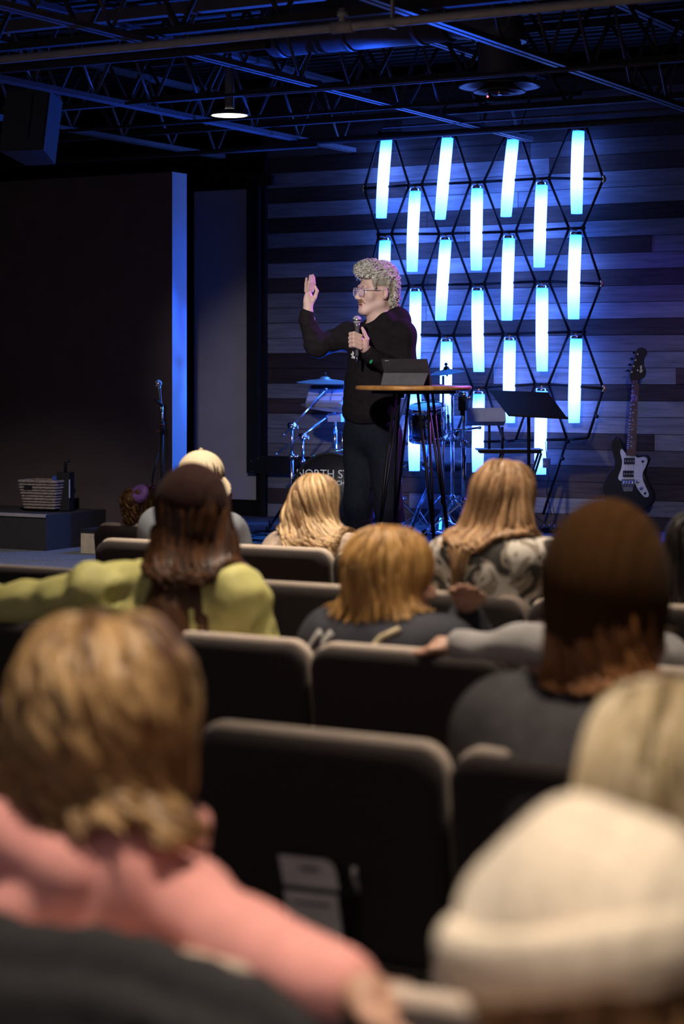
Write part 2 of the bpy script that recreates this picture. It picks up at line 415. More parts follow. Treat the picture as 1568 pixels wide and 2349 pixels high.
# grey wall left of the planks
gx0, gx1 = onY(450, 800, YW).x, onY(598, 800, YW).x
struct(MB().box((gx0, YW-.03, ZR), (gx1, YW+.02, onY(500, 438, YW).z)).build('wall_left', WALLG), 'grey painted wall beside the plank wall')
struct(MB().box((gx0-.33, YW-.05, ZR), (gx0, YW+.02, 3.3)).build('trim_3', MATTE))
struct(MB().box((gx0-.33, YW-.06, onY(500, 438, YW).z), (gx1, YW+.02, 3.3)).build('trim_4', MATTE))
struct(MB().box((gx0, YW-.045, ZR), (gx1, YW-.03, ZR+.125)).build('baseboard_left', MATTE))
struct(MB().box((gx1-.002, YW-.07, ZR), (onY(617, 800, YW).x, YW-.02, 3.3)).build('trim_5', MATTE), 'black corner post of the plank wall')
# black flat frame standing in front of the wall corner
fr = thing('screen_frame', 'large black flat frame standing against the left end of the plank wall', 'frame', onY(578, 1080, 13.36))
def fbox(x0, y0, x1, y1, Y=13.34, t=.04):
    a = onY(x0, y1, Y); b = onY(x1, y0, Y); return MB().box((a.x, Y, a.z), (b.x, Y+t, b.z))
fbox(565, 400, 592, 1085).build('upright', BLACKP, fr, True)
fbox(592.5, 1050, 800, 1086, 13.342, .036).build('bottom_rail', BLACKP, fr, True)
fbox(592.5, 400, 622, 425, 13.342, .036).build('top_rail', BLACKP, fr, True)
for x, y in ((577, 1082), (591, 1052), (576, 1058)):
    MB().sphere(onY(x, y, 13.337), .006, 8).build('screw', CHROME, fr, True)
for x in (603, 700):
    a = onY(x, 1085, 13.36); MB().box((a.x-.02, 13.35, ZR), (a.x+.02, 13.372, a.z+.003)).build('foot', BLACKP, fr, True)
# dark projecting wall on the left with a pale return
DX = onY(395, 800, 11.75).x
dw = struct(MB().box((-13.6, 11.75, 0), (DX-.002, 11.92, onY(408, 395, 11.8).z)).build('wall_side', WALLD), 'dark brown side wall left of the stage')
struct(MB().box((DX-.004, 11.75, ZR), (DX, 11.935, onY(408, 395, 11.8).z)).build('trim_6', WALLB), 'pale end return of the dark side wall')
# low black step block in front of it
sb = thing('step_block', 'long black carpeted step block against the dark side wall', 'step', (-10, 11.35, ZS))
sx = onY(105, 1200, 11.04).x
MB().box((-13, 11.04, ZS), (sx, 11.74, .515)).build('body', mat('black_carpet', (.022, .018, .02), .95, bump=.3), sb, True)
MB().box((-13, 11.032, .50), (sx, 11.05, .522)).build('edge_strip', mat('edge_strip_grey', (.28, .25, .25), .6), sb, True)
# ceiling deck (corrugated), right and rear walls out of view
dk = MB(); 
ys = np.arange(-1.5, 14, .075); pr = []
for i, y in enumerate(ys): pr += [(y, 3.86 if i % 2 else 3.82), (y+.06, 3.86 if i % 2 else 3.82)]
v = []; f = []
for x in (-14, 3):
    v += [(x, y, z) for y, z in pr]
n = len(pr); f = [(i, i+1, n+i+1, n+i) for i in range(n-1)]
dk.add(v, f); struct(dk.build('ceiling', CEILD), 'dark corrugated metal roof deck')
struct(MB().box((2.6, -1.5, 0), (2.8, 14.2, 3.9)).build('wall_right', WALLD))
struct(MB().box((-14.2, -1.5, 0), (-14, 14.2, 3.9)).build('wall_far_left', WALLD))

# ================================================================== CEILING STEEL
def joist(X, y0, y1, zb=3.18, zt=3.66, label=''):
    j = thing('roof_joist', label, 'joist', (X, y1, zb))
    for s in (-1, 1):
        MB().bar((X+s*.022, y0, zb), (X+s*.022, y1, zb), .026, .03).build('bottom_chord', JOISTM, j, True)
        MB().bar((X+s*.022, y0, zt), (X+s*.022, 13.44, zt), .03, .035).build('top_chord', JOISTM, j, True)
    st = .62; y = y0+.1; up = True
    while y < y1-.05:
        a = (X, y, zb+.012 if up else zt-.012); b = (X, min(y+st/2, 13.4), zt-.012 if up else zb+.012)
        MB().tube([a, b], .011, 6).build('web_rod', JOISTM, j, True); y += st/2; up = not up
    return j
joist(-8.3, 3.0, onY(520, 370, 13.1).y, label='open web roof joist over the black step block')
joist(-7.2, 3.0, 13.2, label='open web roof joist passing over the wall end beside the frame')
joist(-5.75, 3.0, 13.2, label='open web roof joist running above the tube lights to the wall')
joist(-4.2, 3.0, 13.2, label='open web roof joist running past the round air diffuser')
def xpipe(name, label, p0, p1, Y, r, m, grp=None, z=None, dz0=0):
    """straight pipe along X, its ends on the plane Y"""
    a = onY(p0[0], p0[1], Y); b = onY(p1[0], p1[1], Y); z = (a.z+b.z)/2
    a = Vector((a.x-.6, Y, z)); b = Vector((b.x+.6, Y, z))
    t = thing(name, label, 'pipe', a, 0, grp)
    MB().tube([a, b], r, 10).build('pipe_run', m, t, True)
    return t, a, b
t, a, b = xpipe('sprinkler_pipe', 'grey sprinkler pipe with tee fitting crossing above the stage front', (0, 134), (1450, 2), 7.95, .021, STEELG)
c = onY(785, 63, 7.95); MB().tube([(c.x-.055, 7.95, a.z), (c.x+.055, 7.95, a.z)], .029, 12).build('tee_fitting', STEELG, t, True)
MB().tube([(c.x, 7.95, a.z), (c.x, 7.95, a.z+.085)], .017, 10).tube([(c.x, 7.95, a.z+.05), (c.x, 7.95, a.z+.07)], .026, 8).build('sprinkler_head', STEELG, t, True)
c = onY(900, 50, 7.95); MB().bar((c.x, 7.95, a.z-.024), (c.x, 7.95, 3.82), .012, .02).bar((c.x-.01, 7.95, a.z-.026), (c.x+.01, 7.95, a.z-.026), .05, .006).build('hanger', STEELG, t, True)
t, a, b = xpipe('cable_tray', 'dark grey square duct run above the sprinkler pipe', (0, 72), (510, 2), 8.7, .012, STEELG)
MB().box((a.x, 8.67, a.z-.03), (b.x, 8.73, a.z+.03)).build('tray', mat('tray_paint', (.10, .09, .09), .6), t, True)
c = onY(20, 60, 8.7); MB().bar((c.x, 8.7, a.z-.05), (c.x, 8.7, 3.82), .01, .02).build('hanger', STEELG, t, True)
xpipe('ceiling_conduit', 'thin dark conduit just under the sprinkler pipe', (0, 155), (380, 126), 8.3, .024, CEILD)
xpipe('ceiling_conduit', 'thin conduit crossing in front of the air diffuser', (490, 216), (1568, 141), 9.4, .009, CEILD)
xpipe('ceiling_conduit', 'blue lit conduit beside the air diffuser', (770, 201), (1260, 166), 9.7, .010, JOISTM)
xpipe('ceiling_conduit', 'dark conduit level with the pendant lamp', (120, 300), (1120, 233), 11.0, .012, CEILD)
xpipe('ceiling_pipe', 'dark steel pipe hanging along the top of the tube lights', (770, 321), (1568, 270), 12.35, .024, mat('brown_pipe', (.055, .042, .04), .6))
xpipe('ceiling_conduit', 'short blue lit conduit above the tube lights', (1060, 281), (1330, 262), 12.0, .008, JOISTM)
xpipe('ceiling_conduit', 'dark pipe under the joists beside the loudspeaker', (100, 372), (560, 345), 12.0, .018, CEILD)
# cross trusses (dark, faint)
def xtruss(Y, zb, zt, label):
    j = thing('cross_truss', label, 'joist', (-8, Y, zb))
    MB().bar((-13, Y, zb), (0, Y, zb), .05, .04).build('bottom_chord', CEILD, j, True)
    MB().bar((-13, Y, zt), (0, Y, zt), .05, .04).build('top_chord', CEILD, j, True)
    x = -11; up = True
    while x < -1.5:
        MB().tube([(x, Y, zb if up else zt), (x+.3, Y, zt if up else zb)], .013, 6).build('web_rod', CEILD, j, True); x += .3; up = not up
xtruss(8.45, 3.24, 3.76, 'dark open web truss behind the sprinkler pipe')
xtruss(10.55, 3.24, 3.76, 'dark open web truss over the pendant lamp')
xtruss(12.1, 3.26, 3.76, 'dark open web truss near the plank wall')
# duct and diffuser
DUCT = mat('duct_grey', (.09, .088, .10), .5, .2)
c = onY(1145, 197, 10.05)
t = thing('air_diffuser', 'round grey ceiling air diffuser of nested cones below the duct', 'air vent', c)
for nm, ro, ri, z0, z1 in (('outer_cone', .225, .13, 0, .05), ('middle_cone', .145, .075, -.03, .012), ('inner_cone', .075, .03, -.036, -.012)):
    MB().lathe([(ri, z1), (ro*.8, z0+.012), (ro, z0), (ro, z0-.006), (ro*.8, z0+.006), (ri-.004, z1-.006)], 40, cap=False).build(nm, DUCT, t)
MB().lathe([(.12, .03), (.12, .25)], 28, cap=False).build('neck', DUCT, t)
MB().tube([(.0, 0, -.015), (0, 0, -.05)], .012, 8).build('center_bolt', CHROME, t)
d = thing('air_duct', 'large round duct feeding the air diffuser', 'duct', (c.x, c.y, c.z+.25))
pts = [(c.x, 10.05, c.z+.24), (c.x, 10.05, c.z+.30), (c.x-.10, 10.05, c.z+.40), (c.x-.3, 10.05, c.z+.44)]
MB().tube(pts, .15, 24).build('elbow', DUCT, d, True)
MB().tube([(c.x-.3, 10.05, c.z+.44), (c.x-1.45, 10.05, c.z+.44)], .17, 24).build('duct_run', DUCT, d, True)
for q in (-.5, -.95, -1.4): MB().tube([(c.x+q, 10.05, c.z+.44), (c.x+q+.04, 10.05, c.z+.44)], .178, 24).build('seam_band', DUCT, d, True)
c2 = onY(1122, 226, 10.05)
t = thing('sensor_dome', 'small dark ceiling sensor dome with a red light under the air diffuser', 'sensor', c2)
MB().sphere((0, 0, 0), .026, 14, (1, 1, .8)).build('dome', BLACKP, t)
MB().tube([(0, 0, .015), (0, 0, .075)], .008, 8).build('stem', BLACK, t)
MB().sphere((0, -.024, .008), .006, 8).build('indicator', mat('red_glow', (.8, .05, .05), .5, emit=(1, .06, .10, 9)), t)
# pendant downlight in view
def pendant(P, label, grp=None, watt=None):
    t = thing('pendant_lamp', label, 'lamp', P, 0, grp)
    MB().lathe([(.028, .03), (.028, .30), (.012, .30), (.012, .95)], 16).build('stem', mat('lamp_grey', (.20, .19, .19), .5), t)
    MB().lathe([(.112, -.004), (.116, .004), (.110, .016), (.045, .030), (.028, .036)], 32, cap=False).build('shade', mat('lamp_dark', (.05, .05, .06), .5), t)
    MB().lathe([(.001, .0), (.104, .0), (.104, -.003), (.001, -.003)], 32).build('diffuser', mat('lamp_glow', (.9, .9, .85), .5, emit=(1, .93, .80, 7)), t)
    return t
pendant(onY(526, 264, 10.0), 'grey pendant downlight with a glowing disc hanging over the stage')
hp = [pendant(Vector((x, y, 3.012)), 'grey pendant downlight with a glowing disc hanging over the audience', 'house lamps over the audience') for x, y, w in HOUSE]
# hanging loudspeaker, top left
c = atD(78, 290, 12.2)
t = thing('loudspeaker', 'black loudspeaker hung from the ceiling above the step block', 'loudspeaker', c, R(10))
M = Matrix.Rotation(R(-14), 4, 'X')
mb = MB(); prof = [(-.15, -.12), (.15, -.12), (.10, .14), (-.10, .14)]
q = [M@Vector((x, y, z)) for z in (-.2, .2) for x, y in prof]
mb.add(q, [(3,2,1,0),(4,5,6,7),(0,1,5,4),(1,2,6,5),(2,3,7,6),(3,0,4,7)]); mb.build('cabinet', mat('speaker_black', (.05, .05, .055), .7), t)
MB().box((-.14, -.13, -.185), (.14, -.121, .185), M).build('grille', mat('grille_black', (.06, .06, .065), .6, bump=.4, bscale=400), t)
MB().tube([(0, .02, .17), (0, .02, .62)], .012, 8).box((-.16, .0, .19), (.16, .04, .205)).build('bracket', BLACK, t)
MB().box((.035, -.128, -.12), (.05, -.135, .15), M).build('badge_bar', BLACKP, t)

# ================================================================== TUBE LIGHT SCULPTURE
YT = 13.33
tube_m = bpy.data.materials.new('tube_diffuser'); tube_m.use_nodes = True
nt = tube_m.node_tree; N = nt.nodes; L = nt.links; b = N['Principled BSDF']; b.inputs['Base Color'].default_value = (.8, .85, .9, 1)
tc = N.new('ShaderNodeTexCoord'); sp = N.new('ShaderNodeSeparateXYZ'); L.new(tc.outputs['Generated'], sp.inputs[0])
cr = N.new('ShaderNodeValToRGB'); e = cr.color_ramp.elements
e[0].position = 0; e[0].color = (.020, .10, .70, 1); e[1].position = 1; e[1].color = (.008, .08, .70, 1)
for p, c in ((.16, (.045, .15, .85, 1)), (.36, (.090, .20, .92, 1)), (.78, (.095, .21, .94, 1)), (.92, (.030, .13, .85, 1))):
    x = e.new(p); x.color = c
L.new(sp.outputs[2], cr.inputs[0]); L.new(cr.outputs[0], b.inputs['Emission Color']); b.inputs['Emission Strength'].default_value = 12.0
tubes = [((886,322),(874,500)), ((1026,318),(1009,503)), ((1176,322),(1160,497)), ((1326,302),(1322,490)),
         ((952,440),(945,623)), ((1094,434),(1092,620)), ((1242,426),(1236,613)),
         ((883,553),(880,732)), ((1022,552),(1010,735)), ((1167,548),(1162,735)), ((1320,540),(1315,732)),
         ((953,670),(951,846)), ((1095,668),(1098,853)), ((1243,662),(1243,852)),
         ((885,782),(882,960)), ((1024,785),(1022,970)), ((1169,782),(1168,970)), ((1321,778),(1316,970)),
         ((953,905),(950,1080)), ((1098,905),(1095,1083)), ((1242,898),(1239,1088))]
rows = [4, 3, 4, 3, 4, 3]
nodes = {}; i = 0
rown = ['topmost', 'second', 'third', 'fourth', 'fifth', 'lowest']
for r, n in enumerate(rows):
    for c in range(n):
        (x0, y0), (x1, y1) = tubes[i]; i += 1
        a = onY(x0, y0, YT); q = onY(x1, y1, YT)
        q.y -= .0; nodes[(r, c)] = a
        t = thing('tube_light', 'glowing cyan tube lamp in the %s row of the pipe lattice' % rown[r], 'lamp', q, 0, 'hanging tube lamps, %s row' % rown[r])
        rad = .0445; mid = (a+q)/2+Vector((random.uniform(-.006, .006), -.018, 0))
        pts = []
        for s in range(11):
            w = s/10; p = q*(1-w)**2+mid*2*w*(1-w)+a*w**2; pts.append(p)
        rings = []
        for s, p in enumerate(pts):
            w = s/10; rr = rad*(.90+.10*min(1, w*4))*(1 if w < .95 else .96)
            rings.append([p+Vector((math.cos(k*math.pi/10)*rr, math.sin(k*math.pi/10)*rr, 0)) for k in range(20)])
        MB().rings(rings).build('diffuser', tube_m, t, True)
        MB().lathe([(.042, 0), (.046, .006), (.046, .022), (.03, .026)], 20, c=a+Vector((0, 0, .001))).build('cap', CHROME, t, True)
        MB().tube([a+Vector((0, 0, .022)), a+Vector((0, 0, .047))], .009, 8).build('hook', COPPER, t, True)
# lattice
lat = thing('pipe_lattice', 'black pipe lattice of hexagons mounted on the plank wall carrying the tube lamps', 'frame', onY(1110, 1000, YT))
HW = .052
ends = {}
def pipe(a, b, r=.0105): MB().tube([a, b], r, 8).build('pipe', BLACK, lat, True)
lvl = {}
for r, n in enumerate(rows):
    for c in range(n):
        a = nodes[(r, c)]+Vector((0, 0, .052)); lvl[(r, c)] = a
        ends[(r, c)] = (a+Vector((-HW, 0, 0)), a+Vector((HW, 0, 0)))
sideL = {1:(835,432), 3:(838,668), 5:(838,905)}; sideR = {1:(1383,411), 3:(1378,651), 5:(1383,891)}
for r, n in enumerate(rows):
    xl = ends[(r, 0)][0]; xr = ends[(r, n-1)][1]
    if r in sideL:
        xl = onY(*sideL[r], YT); xr = onY(*sideR[r], YT)
    zz = lvl[(r, 0)].z
    for P in (xl, xr):
        MB().tube([P+Vector((0, 0, -.022)), P+Vector((.012, 0, 0)), P+Vector((0, 0, .022))] if P is xr else [P+Vector((0, 0, -.022)), P+Vector((-.012, 0, 0)), P+Vector((0, 0, .022))], .013, 8).build('elbow', COPPER if r in sideL else BLACK, lat, True)
    pts = [xl]+[e for c in range(n) for e in ends[(r, c)]]+[xr]
    for p, q in zip(pts[:-1], pts[1:]):
        if (p-q).length > .02: pipe(p, q)
    ends[(r, 'L')] = xl; ends[(r, 'R')] = xr
for r in range(5):
    if rows[r] == 4:
        for c in range(4):
            dl = ends[(r+1, c-1)][1] if c > 0 else ends[(r+1, 'L')]
            dr = ends[(r+1, c)][0] if c < 3 else ends[(r+1, 'R')]
            pipe(ends[(r, c)][0], dl); pipe(ends[(r, c)][1], dr)
    else:
        for c in range(3):
            pipe(ends[(r, c)][0], ends[(r+1, c)][1]); pipe(ends[(r, c)][1], ends[(r+1, c+1)][0])
        pipe(ends[(r, 'L')], ends[(r+1, 0)][0]); pipe(ends[(r, 'R')], ends[(r+1, 3)][1])
bot = [onY(868, 1018, YT), onY(898, 1018, YT), onY(1012, 1016, YT), onY(1040, 1014, YT), onY(1155, 1012, YT), onY(1182, 1010, YT), onY(1300, 1008, YT), onY(1348, 1004, YT)]
for p, q in zip(bot[:-1], bot[1:]): pipe(p, q)
pipe(ends[(5, 'L')], bot[0]); pipe(ends[(5, 'R')], bot[7])
for c in range(3): pipe(ends[(5, c)][0], bot[2*c+1]); pipe(ends[(5, c)][1], bot[2*c+2])
pipe(bot[6], onY(1245, 1180, YT)); pipe(bot[6], onY(1305, 1016, YT))
for c in range(4): pipe(bot[2*c if c else 0]+Vector((.03, 0, 0)), bot[2*c if c else 0]+Vector((.03, YW-.036-YT, 0)), .008)
for (r, c) in ((0, 0), (0, 3), (2, 0), (2, 3), (4, 0), (4, 3)):
    e = ends[(r, c)][0]; pipe(e, e+Vector((0, YW-.036-YT, 0)), .008)
for x, y in ((1368, 955), (1290, 1052)):
    MB().sphere(onY(x, y, YT-.02), .016, 8).build('clamp_knob', BLACKP, lat, True)
c = onY(1253, 1062, YT-.06)
t = thing('power_adapter', 'pale grey power adapter hung by a cord under the lowest tube lamp', 'adapter', c)
MB().box((-.022, -.02, -.035), (.022, .02, .035)).build('case', mat('adapter_grey', (.30, .32, .36), .5), t)
MB().tube([(0, 0, .035), (-.01, .01, .10), (-.03, .05, .17)], .003, 5).tube([(0, 0, -.035), (.02, 0, -.10), (.0, 0, -.2), (.03, .02, -.38)], .003, 5).build('cord', BLACKP, t)

# ================================================================== STAGE THINGS
def tripod(mb_par, top, spread, n=3, r=.009, a0=0, foot=True, m=None, zf=None):
    zf = ZR if zf is None else zf
    for k in range(n):
        a = a0+2*math.pi*k/n; e = Vector((top.x+math.cos(a)*spread, top.y+math.sin(a)*spread, zf+.014))
        lg = MB().bar(top, e, .018, .008).build('leg', m or CHROME, mb_par, True)
        MB().tube([e+Vector((0, 0, -.013)), e+Vector((0, 0, .03))], .014, 8).build('rubber_foot', BLACKP, lg, True)
        mid = (top+e)/2; MB().bar(mid, Vector((top.x, top.y, max(zf+.06, mid.z-.10))), .012, .005).build('brace', m or CHROME, mb_par, True)
# high table
tc = onZ(948, 1353, ZS)
t = thing('high_table', 'tall round wooden table on thin black metal rod legs', 'table', tc)
dT = Vector((tc.x*(-ST)+tc.y*CT, 0, 0)).x
zt = HC+(855-890)/FPX*dT
TOPW = mat('table_wood', (.42, .20, .05), .35, var=.35, scale=7, stretch=(1, 8, 1), bump=.1)
MB().lathe([(.312, -.014), (.327, -.010), (.330, 0), (.327, .010), (.317, .014)], 56, c=(0, 0, zt-ZS)).build('table_top', TOPW, t)
MB().lathe([(.24, -.016), (.24, .0)], 40, c=(0, 0, zt-ZS-.016)).build('mounting_plate', BLACKP, t)
for k in range(4):
    a = R(28)+k*math.pi/2+.5
    for s in (-1, 1):
        p0 = Vector((math.cos(a+s*.30)*.11, math.sin(a+s*.30)*.11, zt-ZS-.03)); p1 = Vector((math.cos(a)*.27+s*.010*math.sin(a), math.sin(a)*.27-s*.010*math.cos(a), .012))
        MB().tube([p0, p1], .0085, 8).build('leg_rod', BLACK, t)
    MB().sphere((math.cos(a)*.27, math.sin(a)*.27, .011), .016, 8, (1, 1, .65)).build('foot', BLACKP, t)
MB().tube([(-.02, -.1, zt-ZS-.028), (-.02, -.1, zt-ZS-.055)], .012, 8).build('center_knob', BLACKP, t)
# tablet in folding cover
def camdir(o, M=None): return Matrix.Rotation(TH, 4, 'Z')
tb = thing('tablet', 'dark tablet propped in a folding grey stand cover on the tall table', 'tablet', (tc.x+CT*(930-948)*dT/FPX, tc.y+ST*(930-948)*dT/FPX, zt+.0145), TH-R(25))
u = dT/FPX
mb = MB(); lean = .05
def plate(p, th):                       # quad in local x,z with lean in y, thickness th
    v = [Vector(q) for q in p]; n = (v[1]-v[0]).cross(v[2]-v[0]).normalized()*th
    return MB().add([*v, *[q+n for q in v]], [(0,1,2,3),(7,6,5,4),(0,4,5,1),(1,5,6,2),(2,6,7,3),(3,7,4,0)])
hx = .140
plate([(-hx, .06, .0), (hx, .06, 0), (hx, -.02, .150), (-hx, -.02, .150)], .007).build('screen_slab', mat('tablet_grey', (.045, .043, .052), .45, .3), tb)
plate([(-.128, -.055, .0), (.133, -.055, .0), (.140, -.004, .068), (-.135, -.004, .068)], .004).build('stand_flap', mat('cover_grey', (.085, .082, .088), .8), tb)
MB().box((.085, -.0245, .136), (.115, -.0185, .146)).build('camera_bump', BLACKP, tb)
MB().box((-.118, -.0245, .1390), (-.092, -.0185, .1415)).build('logo_mark', mat('logo_pale', (.35, .35, .36), .4), tb)
MB().box((-hx, .06, 0), (hx, .24, .006)).build('keyboard_flap', mat('cover_grey', (.085, .082, .088), .8), tb)

# drum kit ------------------------------------------------------------------
DRUM = mat('drum_shell', (.020, .018, .022), .25, 0, spec=.6)
HEADB = mat('drum_head_black', (.012, .011, .012), .5)
CYM = mat('cymbal_bronze', (.42, .38, .34), .38, .7, var=.1)
def drum(name, label, c, axis, r, depth, head_m, lugs=8, grp=None):
    t = thing(name, label, 'drum', (c.x, c.y, c.z)); z = Vector(axis).normalized()
    M = z.to_track_quat('Z', 'Y').to_matrix().to_4x4(); h = depth/2
    MB().lathe([(r*.985, -h+.005), (r*.985, h-.005)], 40, M=M).build('shell', DRUM, t)
    for s, nm in ((1, 'batter_head'), (-1, 'rear_head')):
        MB().lathe([(r*.96, s*(h-.004)), (r*.96, s*(h+.001)), (.001, s*(h+.002))], 40, M=M, cap=False).build(nm, head_m, t)
        MB().lathe([(r*.955, s*(h-.03)), (r*1.015, s*(h-.03)), (r*1.02, s*(h+.007)), (r*.955, s*(h+.007)), (r*.955, s*(h-.03))], 40, M=M, cap=False).build('hoop', CHROME if r < .2 else BLACKP, t)
    for k in range(lugs):
        a = 2*math.pi*k/lugs+.2; p = Vector((math.cos(a)*(r+.012), math.sin(a)*(r+.012), 0))
        l = MB().tube([M@(p+Vector((0, 0, -h*.5))), M@(p+Vector((0, 0, h*.5)))], .011, 8).build('lug', CHROME, t)
        MB().tube([M@(p+Vector((0, 0, -h-.006))), M@(p+Vector((0, 0, h+.006)))], .004, 6).build('tension_rod', CHROME, l)
    return t, M
bc = atD(782, 1131, 14.15); bc.z = ZR+.288
bd, M = drum('bass_drum', 'black bass drum with white lettering on its front head', bc, (.12, -1, 0), .28, .42, HEADB, 10)
for s in (-1, 1): MB().tube([(s*.25, -.1, -.12), (s*.36, -.16, -.287)], .009, 8).build('spur', CHROME, bd)
MB().box((-.07, -.02, .275), (.07, .07, .30)).tube([(0, .02, .28), (0, .02, .42)], .014, 8).build('tom_mount', CHROME, bd)
def text(parent, s, size, x, z, bold=False):
    c = bpy.data.curves.new('lettering', 'FONT'); c.body = s; c.size = size; c.extrude = .0008; c.align_x = 'CENTER'
    if bold: c.offset = size*.018
    o = bpy.data.objects.new('lettering', c); COL.objects.link(o)
    dg = bpy.context.evaluated_depsgraph_get(); me = bpy.data.meshes.new_from_object(o.evaluated_get(dg)); bpy.data.objects.remove(o)
    me.materials.clear()
    ax = Vector((.12, -1, 0)).normalized(); xx = Vector((0, 0, 1)).cross(ax).normalized()
    T = Matrix(((xx.x, 0, ax.x, 0), (xx.y, 0, ax.y, 0), (xx.z, 1, ax.z, 0), (0, 0, 0, 1)))
    T.translation = ax*.2135+xx*x+Vector((0, 0, z))
    me.transform(T); return link('lettering', me, mat('white_print', (.75, .75, .73), .6), parent)
text(bd, 'NORTH STAR', .083, .0, .105); text(bd, 'COMMUNITY CHURCH', .046, .0, .055, True)
# small toms
def snare_stand(c, r, label, zf=ZR):
    t = thing('drum_stand', label, 'stand', (c.x, c.y, zf)); top = Vector((c.x, c.y, zf+.32))
    MB().tube([top, Vector((c.x, c.y, c.z-.15))], .012, 8).build('post', CHROME, t, True)
    for k in range(3):
        a = 2*math.pi*k/3+.4; p = Vector((c.x, c.y, c.z-.15)); e = p+Vector((math.cos(a)*r*.9, math.sin(a)*r*.9, .01))
        MB().tube([p, e, e+Vector((math.cos(a)*.012, math.sin(a)*.012, .02))], .006, 6).build('basket_arm', CHROME, t, True)
    tripod(t, top, .26, a0=.5, zf=zf)
c = atD(980, 970, 13.95)
drum('snare_drum', 'shiny black tom drum with chrome lugs behind the tall table', c, (.05, -.22, 1), .135, .23, mat('drum_head_white', (.5, .5, .5), .6), 8)
snare_stand(c, .135, 'chrome drum stand carrying the shiny black tom')
c = atD(965, 1085, 14.1)
t = thing('drum_throne', 'round black drum stool on chrome tripod legs behind the kit', 'stool', (c.x, c.y+.35, ZR))
MB().lathe([(.12, 0), (.15, .015), (.155, .05), (.13, .075), (.02, .08)], 28, c=(0, 0, .42)).build('seat', BLACKP, t)
MB().tube([(0, 0, .16), (0, 0, .42)], .014, 8).build('post', CHROME, t)
for k in range(3):
    a = 2*math.pi*k/3+.9; MB().bar((0, 0, .25), (math.cos(a)*.24, math.sin(a)*.24, .012), .02, .008).build('leg', CHROME, t)
# hi-hat / pedal hardware
def stand(name, label, base_px, base_d, top_px, spread=.28, a0=0., boom=None, m=CHROME, cat='stand', coll=.17, arms=True):
    b = atD(base_px[0], base_px[1], base_d); b.z = ZR; tp = atD(top_px[0], top_px[1], base_d); tp.x, tp.y = b.x, b.y
    t = thing(name, label, cat, b); hub = Vector((b.x, b.y, ZR+coll+.08))
    tripod(t, hub, spread, a0=a0, m=m)
    h = tp.z-hub.z
    MB().tube([hub-Vector((0, 0, .05)), hub+Vector((0, 0, h*.55))], .0145, 10).build('lower_tube', m, t, True)
    MB().tube([hub+Vector((0, 0, h*.55)), tp], .010, 10).build('upper_tube', m, t, True)
    for z in (0, h*.55, h*.97):
        MB().tube([hub+Vector((0, 0, z-.018)), hub+Vector((0, 0, z+.018))], .021, 10).build('clamp', m, t, True)
        MB().tube([hub+Vector((0, 0, z)), hub+Vector((.045, -.01, z))], .006, 6).sphere(hub+Vector((.05, -.01, z)), .011, 8, (1, .6, 1.5)).build('wing_nut', m, t, True)
    if boom:
        p = atD(boom[0][0], boom[0][1], base_d); q = atD(boom[1][0], boom[1][1], base_d)
        MB().tube([p, q], .0075, 8).build('boom_arm', m, t, True)
        for e_ in (p, q): MB().sphere(e_, .013, 8).build('arm_end', m, t, True)
        MB().tube([tp+Vector((-.025, 0, 0)), tp+Vector((.025, 0, 0))], .02, 10).build('tilter', m, t, True)
    return t
stand('cymbal_stand', 'chrome boom cymbal stand with splayed tripod feet in front of the black frame', (669, 1207), 14.35, (669, 975), .33, 2.6, ((650, 998), (747, 893)))
stand('cymbal_stand', 'chrome boom cymbal stand whose long arm slopes up to the electronic pad', (694, 1205), 14.55, (694, 1000), .26, .6, ((633, 1042), (750, 956)))
stand('cymbal_stand', 'straight chrome cymbal stand between the tall table and the music stand', (1037, 1205), 14.0, (1037, 893), .27, .2, None)
stand('cymbal_stand', 'chrome stand with a black clamp block beside the percussion pad', (1063, 1205), 13.6, (1063, 905), .30, 1.1, ((1042, 987), (1100, 981)))
stand('hi_hat_stand', 'chrome hi-hat stand partly behind the tall table legs', (916, 1205), 13.9, (916, 1010), .25, .9, None)
def cymbal(label, c, r, tilt, name='cymbal', m=CYM):
    t = thing(name, label, 'cymbal', c); M = Matrix.Rotation(tilt[0], 4, 'X')@Matrix.Rotation(tilt[1], 4, 'Y')
    MB().lathe([(r, -.012), (r*.6, .004), (r*.2, .014), (r*.16, .026), (.012, .036), (.012, .034), (r*.15, .024), (r*.19, .011), (r*.6, .001), (r, -.0145)], 44, M=M, cap=False).build('plate', m, t)
    MB().tube([M@Vector((0, 0, -.035)), M@Vector((0, 0, .062))], .006, 8).tube([M@Vector((0, 0, .042)), M@Vector((0, 0, .058))], .012, 8).build('felt_and_nut', BLACKP, t)
    return t
cymbal('thin dark cymbal lying level above the electronic drum pad', atD(745, 874, 14.35), .205, (R(2), R(2)))
cymbal('thin dark cymbal tilted below the electronic drum pad', atD(752, 932, 14.5), .20, (R(2), R(9)))
cymbal('black practice cymbal behind the tablet', atD(1024, 852, 13.9), .125, (R(7), R(-3)), m=BLACKP)
s = thing('cymbal_post', 'short chrome cymbal post standing behind the tablet', 'stand', atD(1018, 1205, 14.2)); s.location.z = ZR
q = atD(1016, 862, 13.9); MB().tube([(q.x, q.y, ZR+.03), (q.x, q.y, q.z)], .009, 8).build('post', CHROME, s, True)
MB().lathe([(.10, 0), (.10, .012), (.02, .03)], 20, c=(q.x, q.y, ZR)).build('foot_plate', CHROME, s, True)
